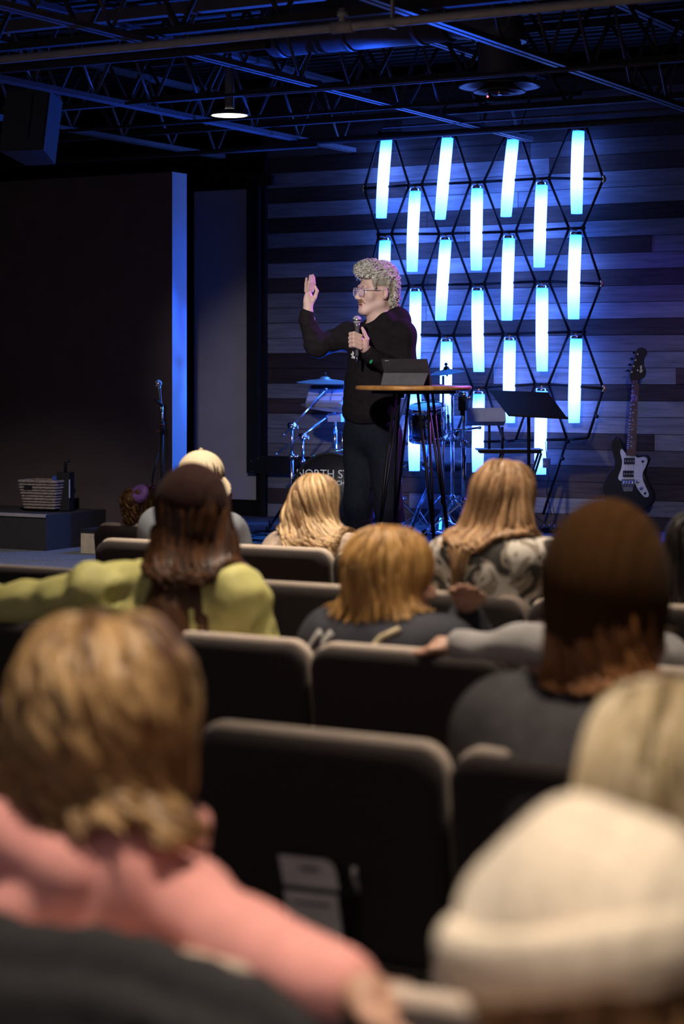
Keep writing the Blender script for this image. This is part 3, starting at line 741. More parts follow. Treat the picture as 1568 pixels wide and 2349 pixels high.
# electronic pad left
PADB = mat('pad_grey', (.26, .27, .30), .5)
def pad(label, c, w, h, th, tilt, rz, spd=True):
    t = thing('percussion_pad', label, 'drum pad', c, rz); M = Matrix.Rotation(tilt, 4, 'X')
    MB().box((-w/2, -th/2, -h/2), (w/2, th/2, h/2), M).build('case', PADB, t)
    if spd:
        for i in range(3):
            for j in range(2):
                x = -w/2+w*(i+.5)/3; z = -h/2+h*(j*.33+.2)
                MB().box((x-w*.14, -th/2-.008, z-h*.12), (x+w*.14, -th/2+.002, z+h*.12), M).build('rubber_pad', mat('rubber_pad', (.48, .48, .52), .6), t)
        MB().box((-w*.45, -th/2-.004, h*.27), (w*.45, -th/2+.002, h*.45), M).build('control_panel', BLACKP, t)
    return t
pad('tilted electronic drum pad with rubber squares between two cymbals', atD(748, 908, 14.45), .27, .19, .045, R(-48), TH-R(12))
s = thing('pad_stand', 'short chrome post holding the electronic drum pad above the bass drum', 'stand', atD(768, 1034, 14.42))
MB().tube([atD(768, 1036, 14.42), atD(768, 985, 14.42)], .017, 10).build('lower_tube', CHROME, s, True)
MB().tube([atD(768, 985, 14.42), atD(766, 945, 14.44)], .012, 10).build('upper_tube', CHROME, s, True)
MB().box((-.05, -.02, .21), (.06, .03, .27)).build('clamp_plate', PADB, s)
pad('dark wedge shaped percussion pad beside the music stand', atD(1112, 956, 13.75), .27, .10, .09, R(-20), TH+R(6), False)
s = thing('clamp_block', 'black microphone clamp block on top of the chrome stand', 'clamp', atD(1062, 925, 13.6))
MB().box((-.028, -.02, -.05), (.028, .02, .045)).build('block', BLACKP, s)
MB().tube([(-.005, 0, -.05), (-.005, 0, -.085)], .018, 8).build('collar', BLACKP, s)
# music stand
q = [atD(1121, 896, 13.3), atD(1256, 901, 13.3), atD(1302, 962, 13.0), atD(1166, 955, 13.0)]
b = atD(1212, 1205, 13.2); b.z = ZR
t = thing('music_stand', 'black sheet music stand with a tilted solid desk', 'music stand', b)
plate([q[3], q[2], q[1], q[0]], .004).build('desk', MATTE, t, True)
n = (q[2]-q[3]).normalized(); dn = (q[3]-q[0]).normalized().cross(n).normalized()
MB().bar(q[3]+Vector((0, 0, .008)), q[2]+Vector((0, 0, .008)), .045, .012).build('lip', MATTE, t, True)
pc = (q[0]+q[1]+q[2]+q[3])/4
MB().tube([Vector((b.x, b.y, ZR+.2)), Vector((b.x, b.y, pc.z-.12)), pc+Vector((0, 0, -.012))], .012, 8).build('post', BLACK, t, True)
tripod(t, Vector((b.x, b.y, ZR+.22)), .25, a0=.3, m=BLACK)
# small tray table behind it
c = atD(1168, 1032, 13.75); t = thing('equipment_tray', 'small black equipment tray on folding legs behind the music stand', 'tray', (c.x, c.y, ZR), TH)
zz = c.z-ZR
MB().box((-.21, -.12, zz-.02), (.21, .12, zz)).build('tray', MATTE, t); MB().box((-.23, -.135, zz), (.22, .13, zz+.008)).build('lip', BLACKP, t)
for x in (-.13, .13):
    MB().bar((x-.1, -.09, .006), (x+.08, -.09, zz-.02), .016, .012).build('leg', BLACK, t); MB().bar((x-.1, .09, .006), (x+.08, .09, zz-.02), .016, .012).build('leg', BLACK, t)
for k, (x, h_) in enumerate(((-.14, .2), (-.05, .19))): MB().tube([(x, .0, zz), (x, 0, zz+h_-.03)], .010, 6).build('upright', BLACK, t)
bx = thing('foot_pedal', 'chrome effects pedal on the riser floor below the lattice leg', 'pedal', (0, 0, 0)); bx.location = onZ(1262, 1222, ZR)
MB().box((-.07, -.05, 0), (.07, .05, .04)).build('case', BLACKP, bx)
for x in (-.04, 0, .04): MB().tube([(x, -.01, .04), (x, -.01, .055)], .009, 8).build('foot_switch', CHROME, bx)

# guitar -------------------------------------------------------------------------
YG = 13.30
def gp(x, y, dy=0): return onY(x, y, YG+dy)
def zx(zpx, zpy): return (1340+zpx/5.105, 780+zpy/5.107)
gbase = gp(1442, 1172)
g = thing('bass_guitar', 'dark offset-body electric bass guitar with a white pickguard leaning on the plank wall', 'guitar', (gbase.x, YG, ZR))
def smooth(pts, n=6):
    out = []; m = len(pts)
    for i in range(m):
        p0, p1, p2, p3 = [Vector(pts[(i+k) % m]+(0,)) for k in (-1, 0, 1, 2)]
        for s in range(n):
            t = s/n; q = .5*((2*p1)+(-p0+p2)*t+(2*p0-5*p1+4*p2-p3)*t*t+(-p0+3*p1-3*p2+p3)*t**3); out.append((q.x, q.y))
    return out
def plateP(pts, y0, y1, ins=.0):
    f = [gp(x, y, y0) for x, y in pts]; bk = [gp(x, y, y0)+Vector((0, y1-y0, 0)) for x, y in pts]
    if ins:
        c = sum(f, Vector())/len(f); f2 = [p+(c-p).normalized()*ins for p in f]; b2 = [p+(c-p).normalized()*ins for p in bk]
        f = [p+Vector((0, ins, 0)) for p in f]; bk = [p-Vector((0, ins, 0)) for p in bk]
        mb = MB().rings([f2, f, bk, b2])
    else: mb = MB().rings([f, bk], False)
    mb.f = [tuple(reversed(q)) for q in mb.f]; return mb
body = smooth([zx(345, 1130), zx(310, 1190), zx(318, 1300), zx(345, 1400), zx(330, 1480), zx(270, 1570), zx(215, 1690), zx(225, 1830), zx(300, 1950), zx(430, 2010), zx(580, 2020), zx(720, 1980), zx(810, 1880), zx(790, 1760), zx(725, 1640), zx(705, 1540), zx(735, 1450), zx(755, 1390), zx(720, 1350), zx(640, 1350), zx(580, 1345), zx(490, 1345), zx(440, 1240), zx(400, 1150)])
GBODY = mat('guitar_black', (.012, .011, .014), .22, spec=.6)
plateP(body, -.022, .022, .010).build('body', GBODY, g, True)
pg = smooth([zx(435, 1278), zx(418, 1320), zx(440, 1420), zx(425, 1520), zx(395, 1600), zx(410, 1645), zx(470, 1650), zx(570, 1650), zx(620, 1740), zx(690, 1830), zx(735, 1840), zx(750, 1800), zx(690, 1660), zx(680, 1560), zx(715, 1480), zx(735, 1410), zx(700, 1370), zx(620, 1378), zx(580, 1355), zx(490, 1352), zx(480, 1330)], 4)
plateP(pg, -.026, -.0215).build('pickguard', mat('pickguard_white', (.72, .72, .74), .35, var=.08, scale=60), g, True)
neck = [zx(560, 470), zx(625, 470), zx(585, 1360), zx(488, 1345)]
plateP(neck, -.036, -.014).build('neck', mat('neck_maple', (.45, .30, .16), .4), g, True)
plateP([(a+.0, b) for a, b in neck], -.041, -.0362).build('fretboard', mat('fretboard_rosewood', (.16, .085, .055), .6), g, True)
for k in range(1, 21):
    s = (1-2**(-k/12))*1.33
    if s > .98: break
    a = Vector(neck[0]).lerp(Vector(neck[3]), s); b = Vector(neck[1]).lerp(Vector(neck[2]), s)
    MB().tube([gp(*a, -.042), gp(*b, -.042)], .0014, 5).build('fret', CHROME, g, True)
    if k in (3, 5, 7, 9, 12, 15, 17, 19): MB().sphere(gp(*((a+b)/2+Vector((0, -2.2))), -.0412), .004, 8, (1, .2, 1)).build('inlay_dot', mat('inlay', (.8, .8, .76), .4), g, True)
hd = smooth([zx(560, 520), zx(525, 430), zx(545, 340), zx(580, 230), zx(610, 110), zx(660, 88), zx(710, 105), zx(725, 160), zx(695, 215), zx(690, 290), zx(715, 370), zx(690, 440), zx(640, 465), zx(625, 520)], 4)
plateP(hd, -.034, -.018, .003).build('headstock', GBODY, g, True)
for (x, y) in ((632, 165), (608, 235), (585, 305), (562, 375)):
    p = gp(*zx(x, y), -.034); tu = MB().tube([p, p+Vector((0, -.016, 0))], .0065, 10).build('tuning_post', CHROME, g, True)
    MB().tube([p+Vector((0, .022, 0)), p+Vector((-.034, .022, .008))], .004, 6).sphere(p+Vector((-.042, .022, .01)), .013, 8, (1, .4, .75)).build('tuner_key', BLACK, tu, True)
MB().tube([gp(*zx(622, 355), -.034), gp(*zx(622, 355), -.042)], .006, 8).build('string_tree', CHROME, g, True)
lm = [zx(650, 300), zx(672, 298), zx(668, 345), zx(684, 350), zx(664, 388), zx(640, 372), zx(652, 350)]
plateP(lm, -.0352, -.0342).build('headstock_mark', mat('mark_yellow', (.75, .68, .35), .5), g, True)
for cy in (1418, 1568):
    x0 = 525 if cy == 1418 else 512
    pk = plateP([zx(x0-65, cy-38), zx(x0+62, cy-38), zx(x0+60, cy+38), zx(x0-65, cy+38)], -.034, -.0262, .002).build('pickup', mat('pickup_black', (.03, .035, .05), .3), g, True)
    for k in range(4): MB().tube([gp(*zx(x0-45+k*30, cy), -.034), gp(*zx(x0-45+k*30, cy), -.0365)], .004, 8).build('pole_piece', CHROME, pk, True)
br = plateP([zx(432, 1628), zx(590, 1630), zx(585, 1680), zx(560, 1775), zx(455, 1775), zx(432, 1680)], -.032, -.0262, .002).build('bridge', mat('bridge_metal', (.35, .36, .38), .3, .9), g, True)
for k in range(4):
    x = 462+k*32; MB().tube([gp(*zx(x, 1650), -.036), gp(*zx(x-2, 1720), -.036)], .0055, 8).build('saddle', CHROME, br, True)
    MB().tube([gp(*zx(515+(k-1.5)*34, 1690), -.044), gp(*zx(592+(k-1.5)*14, 470), -.046)], .0009, 4).build('string', CHROME, g, True)
for (x, y, r_) in ((625, 1655, .013), (668, 1735, .013), (712, 1795, .008), (685, 1422, .008)):
    p = gp(*zx(x, y), -.026); MB().lathe([(r_, 0), (r_*.9, .012), (.001, .013)], 14, c=p, M=Matrix.Rotation(R(90), 4, 'X')).build('knob', BLACK if r_ < .01 else CHROME, g, True)
gs = thing('guitar_stand', 'low black folding stand holding up the bass guitar', 'stand', (gbase.x, YG-.05, ZR))
bz = gp(*zx(500, 2020)).z-ZR
for s in (-1, 1):
    MB().tube([(s*.16, -.13, .01), (s*.10, .04, bz-.01), (s*.10, -.03, bz-.012), (s*.10, -.05, bz+.03)], .009, 8).build('front_leg', BLACK, gs)
MB().tube([(-.1, .04, bz-.012), (.1, .04, bz-.012)], .008, 8).tube([(0, .04, bz-.012), (0, .085, .01)], .009, 8).build('rear_leg', BLACK, gs)

# left mic stand -------------------------------------------------------------
c = onZ(372, 1240, ZR); dd = -c.x*ST+c.y*CT
t = thing('microphone_stand', 'straight black microphone stand left of the plank wall', 'stand', c)
top = atD(373, 932, dd)
MB().lathe([(.14, 0), (.14, .012), (.03, .03), (.014, .05)], 28).build('base_plate', BLACK, t)
MB().tube([(0, 0, .04), (0, 0, .75)], .011, 8).build('lower_tube', BLACK, t); MB().tube([(0, 0, .75), (0, 0, top.z-ZR)], .008, 8).build('upper_tube', CHROME, t)
MB().tube([(0, 0, .72), (0, 0, .80)], .016, 10).build('clutch', BLACKP, t)
MB().tube([(0, 0, top.z-ZR), (-.005, -.02, top.z-ZR+.02), (-.03, -.05, top.z-ZR+.045)], .011, 8).build('clip', BLACKP, t)
pts = [Vector((-.004+.03*math.sin(a*2)-.03*(a > 3), -.02*math.cos(a), top.z-ZR-.12-.01*a)) for a in np.linspace(0, 5, 14)]
MB().tube(pts, .004, 6).build('cable_loop', mat('red_cable', (.25, .05, .05), .6), t)
def microphone(label, p0, p1, ballr=.0255):
    """p0 ball centre, p1 tail"""
    t = thing('microphone', label, 'microphone', p0); z = (Vector(p0)-Vector(p1)).normalized(); L_ = (Vector(p0)-Vector(p1)).length
    M = z.to_track_quat('Z', 'Y').to_matrix().to_4x4()
    pr = [(math.cos(a)*ballr, math.sin(a)*ballr) for a in np.linspace(-1.05, 1.5, 14)]
    MB().lathe(pr, 24, M=M).build('grille', mat('mic_grille', (.55, .56, .58), .45, .4, bump=.6, bscale=900), t)
    MB().lathe([(ballr*1.01, -.004), (ballr*1.06, 0), (ballr*1.01, .004)], 24, M=M, cap=False).build('grille_band', CHROME, t)
    MB().lathe([(.0095, -L_), (.011, -L_+.01), (.0125, -.055), (.0150, -.035), (.0165, -.02)], 20, M=M).build('handle', mat('mic_handle', (.30, .30, .32), .3, .8), t)
    MB().lathe([(.006, -L_-.03), (.008, -L_)], 12, M=M).build('connector', CHROME, t)
    return t
microphone('silver microphone clipped on the black stand left of the stage', atD(363, 880, dd), atD(369, 932, dd))
gs2 = thing('guitar_cable_stand', 'thin dark angled rod leaning beside the microphone stand', 'stand', onZ(352, 1235, ZR))
MB().tube([onZ(352, 1235, ZR)+Vector((0, 0, .01)), atD(349, 1100, dd-.3), atD(362, 1040, dd-.3)], .006, 6).build('rod', BLACK, gs2, True)
# basket and things on the step block -----------------------------------------
def on_block(x, y): return onZ(x, y, .5225)
c = on_block(137, 1166)
t = thing('storage_basket', 'brown woven rectangular storage basket on the black step block', 'basket', (c.x, 11.42, .5225), R(4))
BASK = mat('basket_wicker', (.24, .19, .16), .8, var=.4, scale=60, bump=.6, bscale=120)
w0, w1, d0, d1, hh = .125, .158, .09, .115, .205
def ring(w, d, z, n=6):
    pts = []
    for cx, cy, a0 in ((w-.02, d-.02, 0), (-w+.02, d-.02, 90), (-w+.02, -d+.02, 180), (w-.02, -d+.02, 270)):
        for k in range(n+1): a = R(a0+90*k/n); pts.append(Vector((cx+.02*math.cos(a), cy+.02*math.sin(a), z)))
    return pts
for k in range(9):
    s = (k+.5)/9; zz = .008+s*(hh-.02); p = ring(w0+(w1-w0)*s, d0+(d1-d0)*s, zz); MB().tube(p+[p[0]], .011 if k % 2 else .009, 6, cap=False).build('wicker_band', BASK, t)
MB().rings([ring(w0-.012, d0-.012, .0), ring(w1-.016, d1-.016, hh-.01)]).build('liner', mat('basket_inner', (.06, .05, .045), .9), t)
p = ring(w1, d1, hh); MB().tube(p+[p[0]], .012, 8, cap=False).build('rim', BASK, t)
MB().box((-.10, -d1-.013, hh-.05), (-.035, -d1-.004, hh-.025)).build('handle_opening', BLACKP, t)
c = on_block(178, 1166)
t = thing('folder', 'blue folder standing in the woven storage basket', 'folder', (c.x+.02, 11.44, .5285)); MB().box((-.085, -.006, 0), (.05, .006, .235)).build('cover', mat('folder_blue', (.05, .10, .45), .5), t)
c = on_block(205, 1164)
t = thing('monitor_box', 'small black upright box with blue lit edge beside the basket', 'box', (c.x+.02, 11.45, .5225), R(12))
MB().box((-.05, -.04, 0), (.05, .04, .27)).build('case', BLACKP, t); MB().box((.046, -.042, .09), (.054, -.036, .22)).build('edge_strip', mat('edge_pale', (.4, .45, .6), .4), t)
MB().tube([(0, 0, .27), (0, 0, .34), (.03, 0, .35)], .012, 8).build('top_clamp', BLACKP, t)
# wooden box at riser corner
c = onY(246, 1225, 11.2)
t = thing('wedge_box', 'small dark topped wooden box at the corner of the drum riser', 'box', (-8.02, 11.14, ZS))
MB().box((-.11, -.1, 0), (.14, .1, .14)).build('case', mat('pale_wood', (.42, .34, .24), .6), t); MB().box((-.115, -.105, .14), (.145, .105, .165)).build('lid', BLACKP, t)
# cables on the riser
def cable(label, px, r=.005, z=ZR):
    pts = [onZ(x, y, z)+Vector((0, 0, r+.001)) for x, y in px]; out = []
    for i in range(len(pts)-1):
        p0, p1, p2, p3 = pts[max(i-1, 0)], pts[i], pts[i+1], pts[min(i+2, len(pts)-1)]
        for s in range(6):
            t = s/6; out.append(.5*((2*p1)+(-p0+p2)*t+(2*p0-5*p1+4*p2-p3)*t*t+(-p0+3*p1-3*p2+p3)*t**3))
    for i, o in enumerate(out): o.z += .004*abs(math.sin(i*.35))
    return tag(MB().tube(out+[pts[-1]], r, 6).build('cable', BLACKP), label, 'cable')
cable('black cable looped flat near the edge of the drum riser', [(552, 1238), (580, 1241), (630, 1241), (655, 1236), (640, 1231), (600, 1230), (572, 1234), (560, 1239), (600, 1243), (650, 1240), (672, 1236)])
cable('black cable in a small oval coil by the cymbal stand feet', [(575, 1224), (600, 1228), (640, 1229), (655, 1225), (630, 1221), (595, 1221), (578, 1225), (610, 1230), (645, 1228)])
cable('thin black cable trailing over the riser edging', [(590, 1247), (610, 1243), (640, 1236), (668, 1230), (700, 1224)], .004)
cable('black cable bundle under the tube lamps', [(1240, 1212), (1270, 1204), (1310, 1210), (1290, 1220), (1255, 1218), (1300, 1226), (1340, 1224)], .006)

# ================================================================== SPEAKER
DS = 11.92; US = DS/FPX
SKIN = mat('skin_fair', (.68, .46, .38), .5, var=.06, scale=30, spec=.35)
SKIN2 = mat('skin_warm', (.50, .28, .20), .5, var=.06, scale=30, spec=.35)
HOOD = mat('hoodie_black', (.012, .0095, .011), .9, var=.2, scale=40, bump=.15, bscale=250, spec=.12)
JEANS = mat('jeans_navy', (.009, .010, .018), .85, var=.25, scale=40, bump=.1, bscale=400, spec=.15)
sp0 = atD(840, 1326, DS); sp0.z = ZS
spk = thing('person', 'person in glasses and a black hoodie speaking with one hand raised', 'person', sp0, TH)
def q(x, y, d=0.): return np.array([(x-840)*US, d, (1326-y)*US])
def head_ops(B, s=1.0, detail=True):
    def e(c, r, k=.015, sub=False): B.ell(np.array(c)*s, np.array(r)*s, k*s, sub)
    def c(a, b, ra, rb=None, k=.012): B.cap(np.array(a)*s, np.array(b)*s, ra*s, (rb or ra)*s, k*s)
    e((0, -.012, .042), (.075, .097, .085)); e((0, .030, -.035), (.060, .066, .090), .03)
    e((0, .078, -.108), (.027, .022, .020), .025)
    for q_ in (-1, 1):
        c((q_*.052, -.002, -.068), (q_*.016, .076, -.108), .020, .016, .025); e((q_*.043, .060, -.030), (.025, .022, .024), .02)
    c((-.038, .082, .020), (.038, .082, .020), .013, k=.018)
    c((0, .092, .006), (0, .116, -.036), .009, .0125, .010)
    for q_ in (-1, 1): e((q_*.012, .106, -.042), (.010, .011, .009), .006)
    c((-.021, .088, -.066), (.021, .088, -.066), .0085, k=.008); c((-.018, .087, -.081), (.018, .087, -.081), .009, k=.008)
    for q_ in (-1, 1):
        e((q_*.031, .097, -.003), (.020, .018, .012), .01, True)
        e((q_*.080, -.010, -.014), (.012, .022, .034), .008); e((q_*.088, -.006, -.012), (.008, .012, .021), .006, True)
    c((0, -.018, -.07), (0, -.045, -.19), .056, .062, .03)
hyaw = math.atan2(.90, -.44)     # facing (-.90,-.44): rotation of +Y
HR = rotz(math.atan2(.90, -.44)-0)  # +Y -> (-sin a, cos a)
a_ = math.atan2(.90, -.44)
HR = rotz(a_)@rotx(R(0))
HT = q(862, 668, -.03)
HS = 1.10
B = S()
B.frame(HR, HT); head_ops(B, HS); B.frame()
# torso
TF = np.array([-.77, -.64, 0]); ta = math.atan2(.77, -.64); TR = rotz(ta)
def tors(c, x, y, z=0): return c+TR@np.array([x, y, z])
chest = q(866, 815, 0); belly = q(856, 905, 0); pel = q(852, 980, 0)
B.frame(TR, chest); B.ell((0, 0, 0), (.155, .10, .19), .04); B.frame(TR, belly); B.ell((0, 0, 0), (.14, .095, .18), .05)
B.frame(TR, pel); B.ell((0, 0, 0), (.155, .105, .13), .05); B.frame()
B.cap(q(866, 735, -.02), q(866, 780, 0), .062, .09, .05)
shR = q(806, 768, .13); shL = q(918, 770, -.13); elR = q(726, 794, .02); wrR = q(706, 712, -.02); elL = q(930, 866, -.13); wrL = q(846, 808, -.28)
for a, b, c in ((shR, elR, wrR), (shL, elL, wrL)): B.chain([a, b, c], [.052, .038, .026], .03)
B.cap(q(866, 765, 0), shR, .06, .055, .04); B.cap(q(866, 765, 0), shL, .06, .055, .04)
hipA = q(825, 1000, .07); hipB = q(880, 1000, -.05); knA = q(822, 1160, .02); knB = q(890, 1160, -.09); anA = q(834, 1305, .06); anB = q(888, 1303, -.06)
for a, b, c in ((hipA, knA, anA), (hipB, knB, anB)): B.chain([a, b, c], [.085, .058, .040], .04); B.cap(c, c+np.array([-.10, -.08, -.03]), .035, .03, .02)
# raised right hand: palm toward camera-left, fingers up
def fing(pts, r): B.chain(pts, r, .006)
pw = wrR; pc_ = q(708, 684, -.03)
B.ell(q(707, 686, -.025), (.030, .017, .048), .02, rot=rotz(R(25))@roty(R(4)))
B.cap(pw, q(707, 695, -.024), .026, .026, .02)
fing([q(701, 668, -.035), q(701.5, 652, -.045), q(703, 639, -.048)], [.0095, .0085, .0075])        # little finger
fing([q(706, 665, -.030), q(710, 648, -.038), q(711.5, 633, -.036)], [.0105, .0095, .0080])
fing([q(711, 665, -.020), q(715, 647, -.026), q(717, 631.5, -.024)], [.0105, .0095, .0082])
fing([q(716, 667, -.008), q(720, 650, -.012), q(720, 637, -.018)], [.0105, .0095, .0080])
fing([q(713, 698, -.02), q(722, 682, -.035), q(727, 668, -.038), q(722, 657, -.036)], [.014, .012, .010, .0085])  # thumb
# left hand around microphone
mic0 = q(817.5, 737, -0.345); mic1 = q(817.5, 815, -0.320)
B.cap(wrL, q(834, 800, -0.305), .028, .030, .02)
B.ell(q(828, 788, -0.325), (.026, .020, .040), .02, rot=roty(R(-28)))
for i, (yk, dx) in enumerate(((769, 0), (778, -1), (787, -1), (796, 0))):
    k0 = q(826, yk+4, -0.345); k1 = q(811+dx, yk-2, -0.365); k2 = q(803+dx, yk-1, -0.340); k3 = q(808+dx, yk+1, -0.305); k4 = q(818, yk+3, -0.295)
    fing([k0, k1, k2, k3, k4], [.0115, .0110, .0105, .0095, .0085])
fing([q(838, 797, -0.320), q(840, 780, -0.345), q(833, 764, -0.350), q(829, 755, -0.345)], [.0145, .0125, .0105, .0085])   # thumb up along handle
link('body', B.mesh('body', .0043), SKIN, spk)
# hoodie
H = S()
H.frame(TR, chest); H.ell((0, .0, .0), (.205, .150, .215), .05); H.frame(TR, belly); H.ell((0, .012, 0), (.195, .155, .23), .07)
H.frame(TR, q(853, 950)); H.ell((0, .01, 0), (.19, .15, .09), .05); H.frame()
H.cap(q(866, 770, .0), shR, .085, .075, .05); H.cap(q(870, 768, 0), shL, .090, .085, .05)
H.chain([shR, elR, q(703, 732, -.01)], [.078, .066, .046], .03); H.chain([shL, elL, q(853, 818, -.27)], [.088, .072, .050], .04)
H.cap(q(704, 738, -.012), q(705, 722, -.016), .047, .041, .01); H.cap(q(856, 820, -.267), q(846, 812, -.282), .052, .046, .01)
# hood and collar
H.cap(q(838, 757, -.10), q(850, 745, .10), .030, .034, .03); H.cap(q(838, 757, -.10), q(885, 738, -.12), .030, .040, .03)
H.cap(q(885, 738, -.12), q(915, 727, -.02), .042, .050, .04); H.cap(q(850, 745, .10), q(905, 728, .06), .03, .048, .04); H.cap(q(905, 728, .05), q(917, 733, -.04), .05, .05, .04)
H.cap(q(910, 745, -.01), q(912, 775, -.02), .085, .10, .05)
H.cap(q(862, 700, -.02), q(858, 752, -.035), .066, .055, .02, sub=True)
H.box(q(850, 1065, 0), (.6, .6, .25), .0, .01, sub=True)
def wr(x, y, z): 
    return .0055*nz(x, y, z, 34, 3)+.0035*nz(x, y*2, z*1.5, 75, 5)*(np.abs(x+.25) < .22)
H.disp = wr
link('hoodie', H.mesh('hoodie', .0062), HOOD, spk)
# hem rib, pocket
Tm = S(); Tm.frame(TR, q(853, 985)); Tm.ell((0, 0, 0), (.18, .14, .15), .05); Tm.frame()
for a, b, c in ((hipA, knA, anA), (hipB, knB, anB)): Tm.chain([a, b, c], [.106, .080, .072], .05)
Tm.box(q(850, 1415, 0), (.6, .6, .25), 0, .01, sub=True)
Tm.disp = lambda x, y, z: .005*nz(x, y, z*.6, 45, 9)
link('trousers', Tm.mesh('trousers', .009), JEANS, spk)
for an in (anA, anB):
    F = S(); d = np.array([-.77, -.64, 0]); c = np.array([an[0], an[1], 0])
    F.cap(c+[0, 0, .05]-d*.05, c+d*.16+[0, 0, .04], .048, .040, .03); F.box(c+d*.05+[0, 0, -.1], (.4, .4, .1), 0, .01, sub=True)
    link('shoe', F.mesh('shoe', .009), mat('shoe_black', (.02, .02, .02), .6), spk)
def drape(shape, x, y, d0=-.7):
    p = np.array([[ (x-840)*US, d0, (1326-y)*US ]])
    for _ in range(80):
        v = shape.ev(p)[0]
        if v < .0008: break
        p[0, 1] += max(v*.8, .0008)
    return p[0]-np.array([0, .009, 0])
def patch(px, m, name, lab):
    pts = [drape(H, *p) for p in px]; mb = MB(); n = len(pts)
    mb.add([tuple(p) for p in pts]+[tuple(p+np.array([0, .012, 0])) for p in pts], [tuple(range(n)), tuple(reversed(range(n, 2*n)))]+[(i, n+i, n+(i+1) % n, (i+1) % n) for i in range(n)])
    o = mb.build(name, m, spk); o['label'] = lab
patch([(805, 804), (810, 806), (812, 812), (809, 815), (814, 818), (813, 823), (805, 821), (807, 815), (802.5, 813)], mat('print_white', (.75, .75, .74), .7), 'chest_print', 'white block print on the chest')
patch([(845, 834), (846, 828), (851, 825), (852.5, 829), (849, 834)], mat('print_green', (.03, .50, .16), .6), 'sleeve_badge', 'small green leaf badge on the sleeve')
# hair
HB = hairmat('hair_bleached', (.30, .265, .20), (.82, .79, .69))
hs = HS
G = S(); G.frame(HR, HT)
def hp_(v): return np.array(v)*hs
G.ell(hp_((0, .020, .114)), hp_((.074, .096, .048)), .03); G.ell(hp_((0, .066, .112)), hp_((.058, .036, .036)), .02); G.ell(hp_((0, .060, .082)), hp_((.052, .030, .022)), .02)
G.ell(hp_((0, -.045, .055)), hp_((.080, .078, .092)), .03); G.ell(hp_((0, -.075, -.02)), hp_((.066, .042, .075)), .03)
G.cap(hp_((0, -.095, -.06)), hp_((0, -.088, -.118)), .036*hs, .024*hs, .02)
for s_ in (-1, 1):
    G.ell(hp_((s_*.068, .012, .055)), hp_((.012, .055, .045)), .02)
    G.ell(hp_((s_*.088, -.004, -.018)), hp_((.030, .034, .046)), .01, True); G.ell(hp_((s_*.08, .06, -.03)), hp_((.03, .055, .045)), .01, True)
G.ell(hp_((0, .10, .005)), hp_((.075, .055, .068)), .01, True)
G.disp = lambda x, y, z: .0085*nz(x, y, z, 110, 11)+.004*nz(x, y, z, 240, 12)
me = G.mesh('hair', .0045)
v, qd = mesh_np(me)
rs = np.random.RandomState(4)
lc = (v-HT)@HR; okr = np.nonzero((lc[:, 2] > .085) | (lc[:, 1] < -.085))[0]; pick = v[rs.choice(okr, 1300)]
lv, lq, lt = locks(G, pick, .046, 5, .0042, (.016, 8), seed=5, off=.004, grav=.2, crown=HT+HR@np.array([0, -.02, .1]), comb=lambda p, t: (HR@np.array([0, .5, .25]))[None]+rs.normal(size=p.shape)*.9)
loc = (v-HT)@HR
tn = np.clip(.55+loc[:, 2]*2.2+.25*nz(v[:, 0], v[:, 1], v[:, 2], 90, 2)-.55*((loc[:, 2] < .075) & (loc[:, 1] > -.075) & (loc[:, 2] > -.05)), 0, 1)
locp = (np.repeat(pick[None], 6, 0)-HT)@HR
ltn = np.clip(.25+.6*rs.rand(len(pick))+locp[0][:, 2]*2-.45*((locp[0][:, 2] < .075) & (locp[0][:, 1] > -.075) & (locp[0][:, 2] > -.05)), 0, 1)
lt = np.broadcast_to(ltn[None, :, None], (6, len(pick), 4)).ravel()
bpy.data.meshes.remove(me)
link('hair', npmesh('hair', *(lambda a: (a[0], a[1], a[2]))(join_np([(v, qd, tn), (lv, lq, lt)]))), HB, spk)
# moustache, brows, eyes, lips
MU = hairmat('moustache_brown', (.20, .10, .045), (.34, .19, .09))
def small(name, ops, m, h=.003):
    G = S(); G.frame(HR, HT)
    for a, b, ra, rb in ops: G.cap(hp_(a), hp_(b), ra*hs, rb*hs, .006)
    me = G.mesh(name, h, .012)
    a = me.attributes.new('tone', 'FLOAT', 'POINT'); a.data.foreach_set('value', np.random.RandomState(1).rand(len(me.vertices)).astype(np.float32))
    return link(name, me, m, spk)
small('moustache', [((0, .1, -.055), (.020, .094, -.058), .0075, .0065), ((0, .1, -.055), (-.020, .094, -.058), .0075, .0065), ((.020, .094, -.058), (.032, .083, -.070), .006, .003), ((-.020, .094, -.058), (-.032, .083, -.070), .006, .003)], MU, .0028)
small('eyebrow', [((.016, .096, .018), (.036, .090, .022), .0045, .0045), ((.036, .090, .022), (.050, .078, .017), .0045, .003)], MU, .0028)
small('eyebrow', [((-.016, .096, .018), (-.036, .090, .022), .0045, .0045), ((-.036, .090, .022), (-.050, .078, .017), .0045, .003)], MU, .0028)
small('lips', [((-.019, .0925, -.0785), (.019, .0925, -.0785), .0065, .0065), ((-.021, .0925, -.0665), (.021, .0925, -.0665), .004, .004)], mat('lip_pink', (.50, .22, .20), .5), .0028)
small('mouth_opening', [((-.016, .096, -.0725), (.016, .096, -.0725), .0035, .0035)], mat('mouth_dark', (.10, .02, .02), .6), .0022)
HM = Matrix([list(HR[i])+[HT[i]] for i in range(3)]+[[0, 0, 0, 1]])
def hw(p): return HM@Vector(hp_(p))
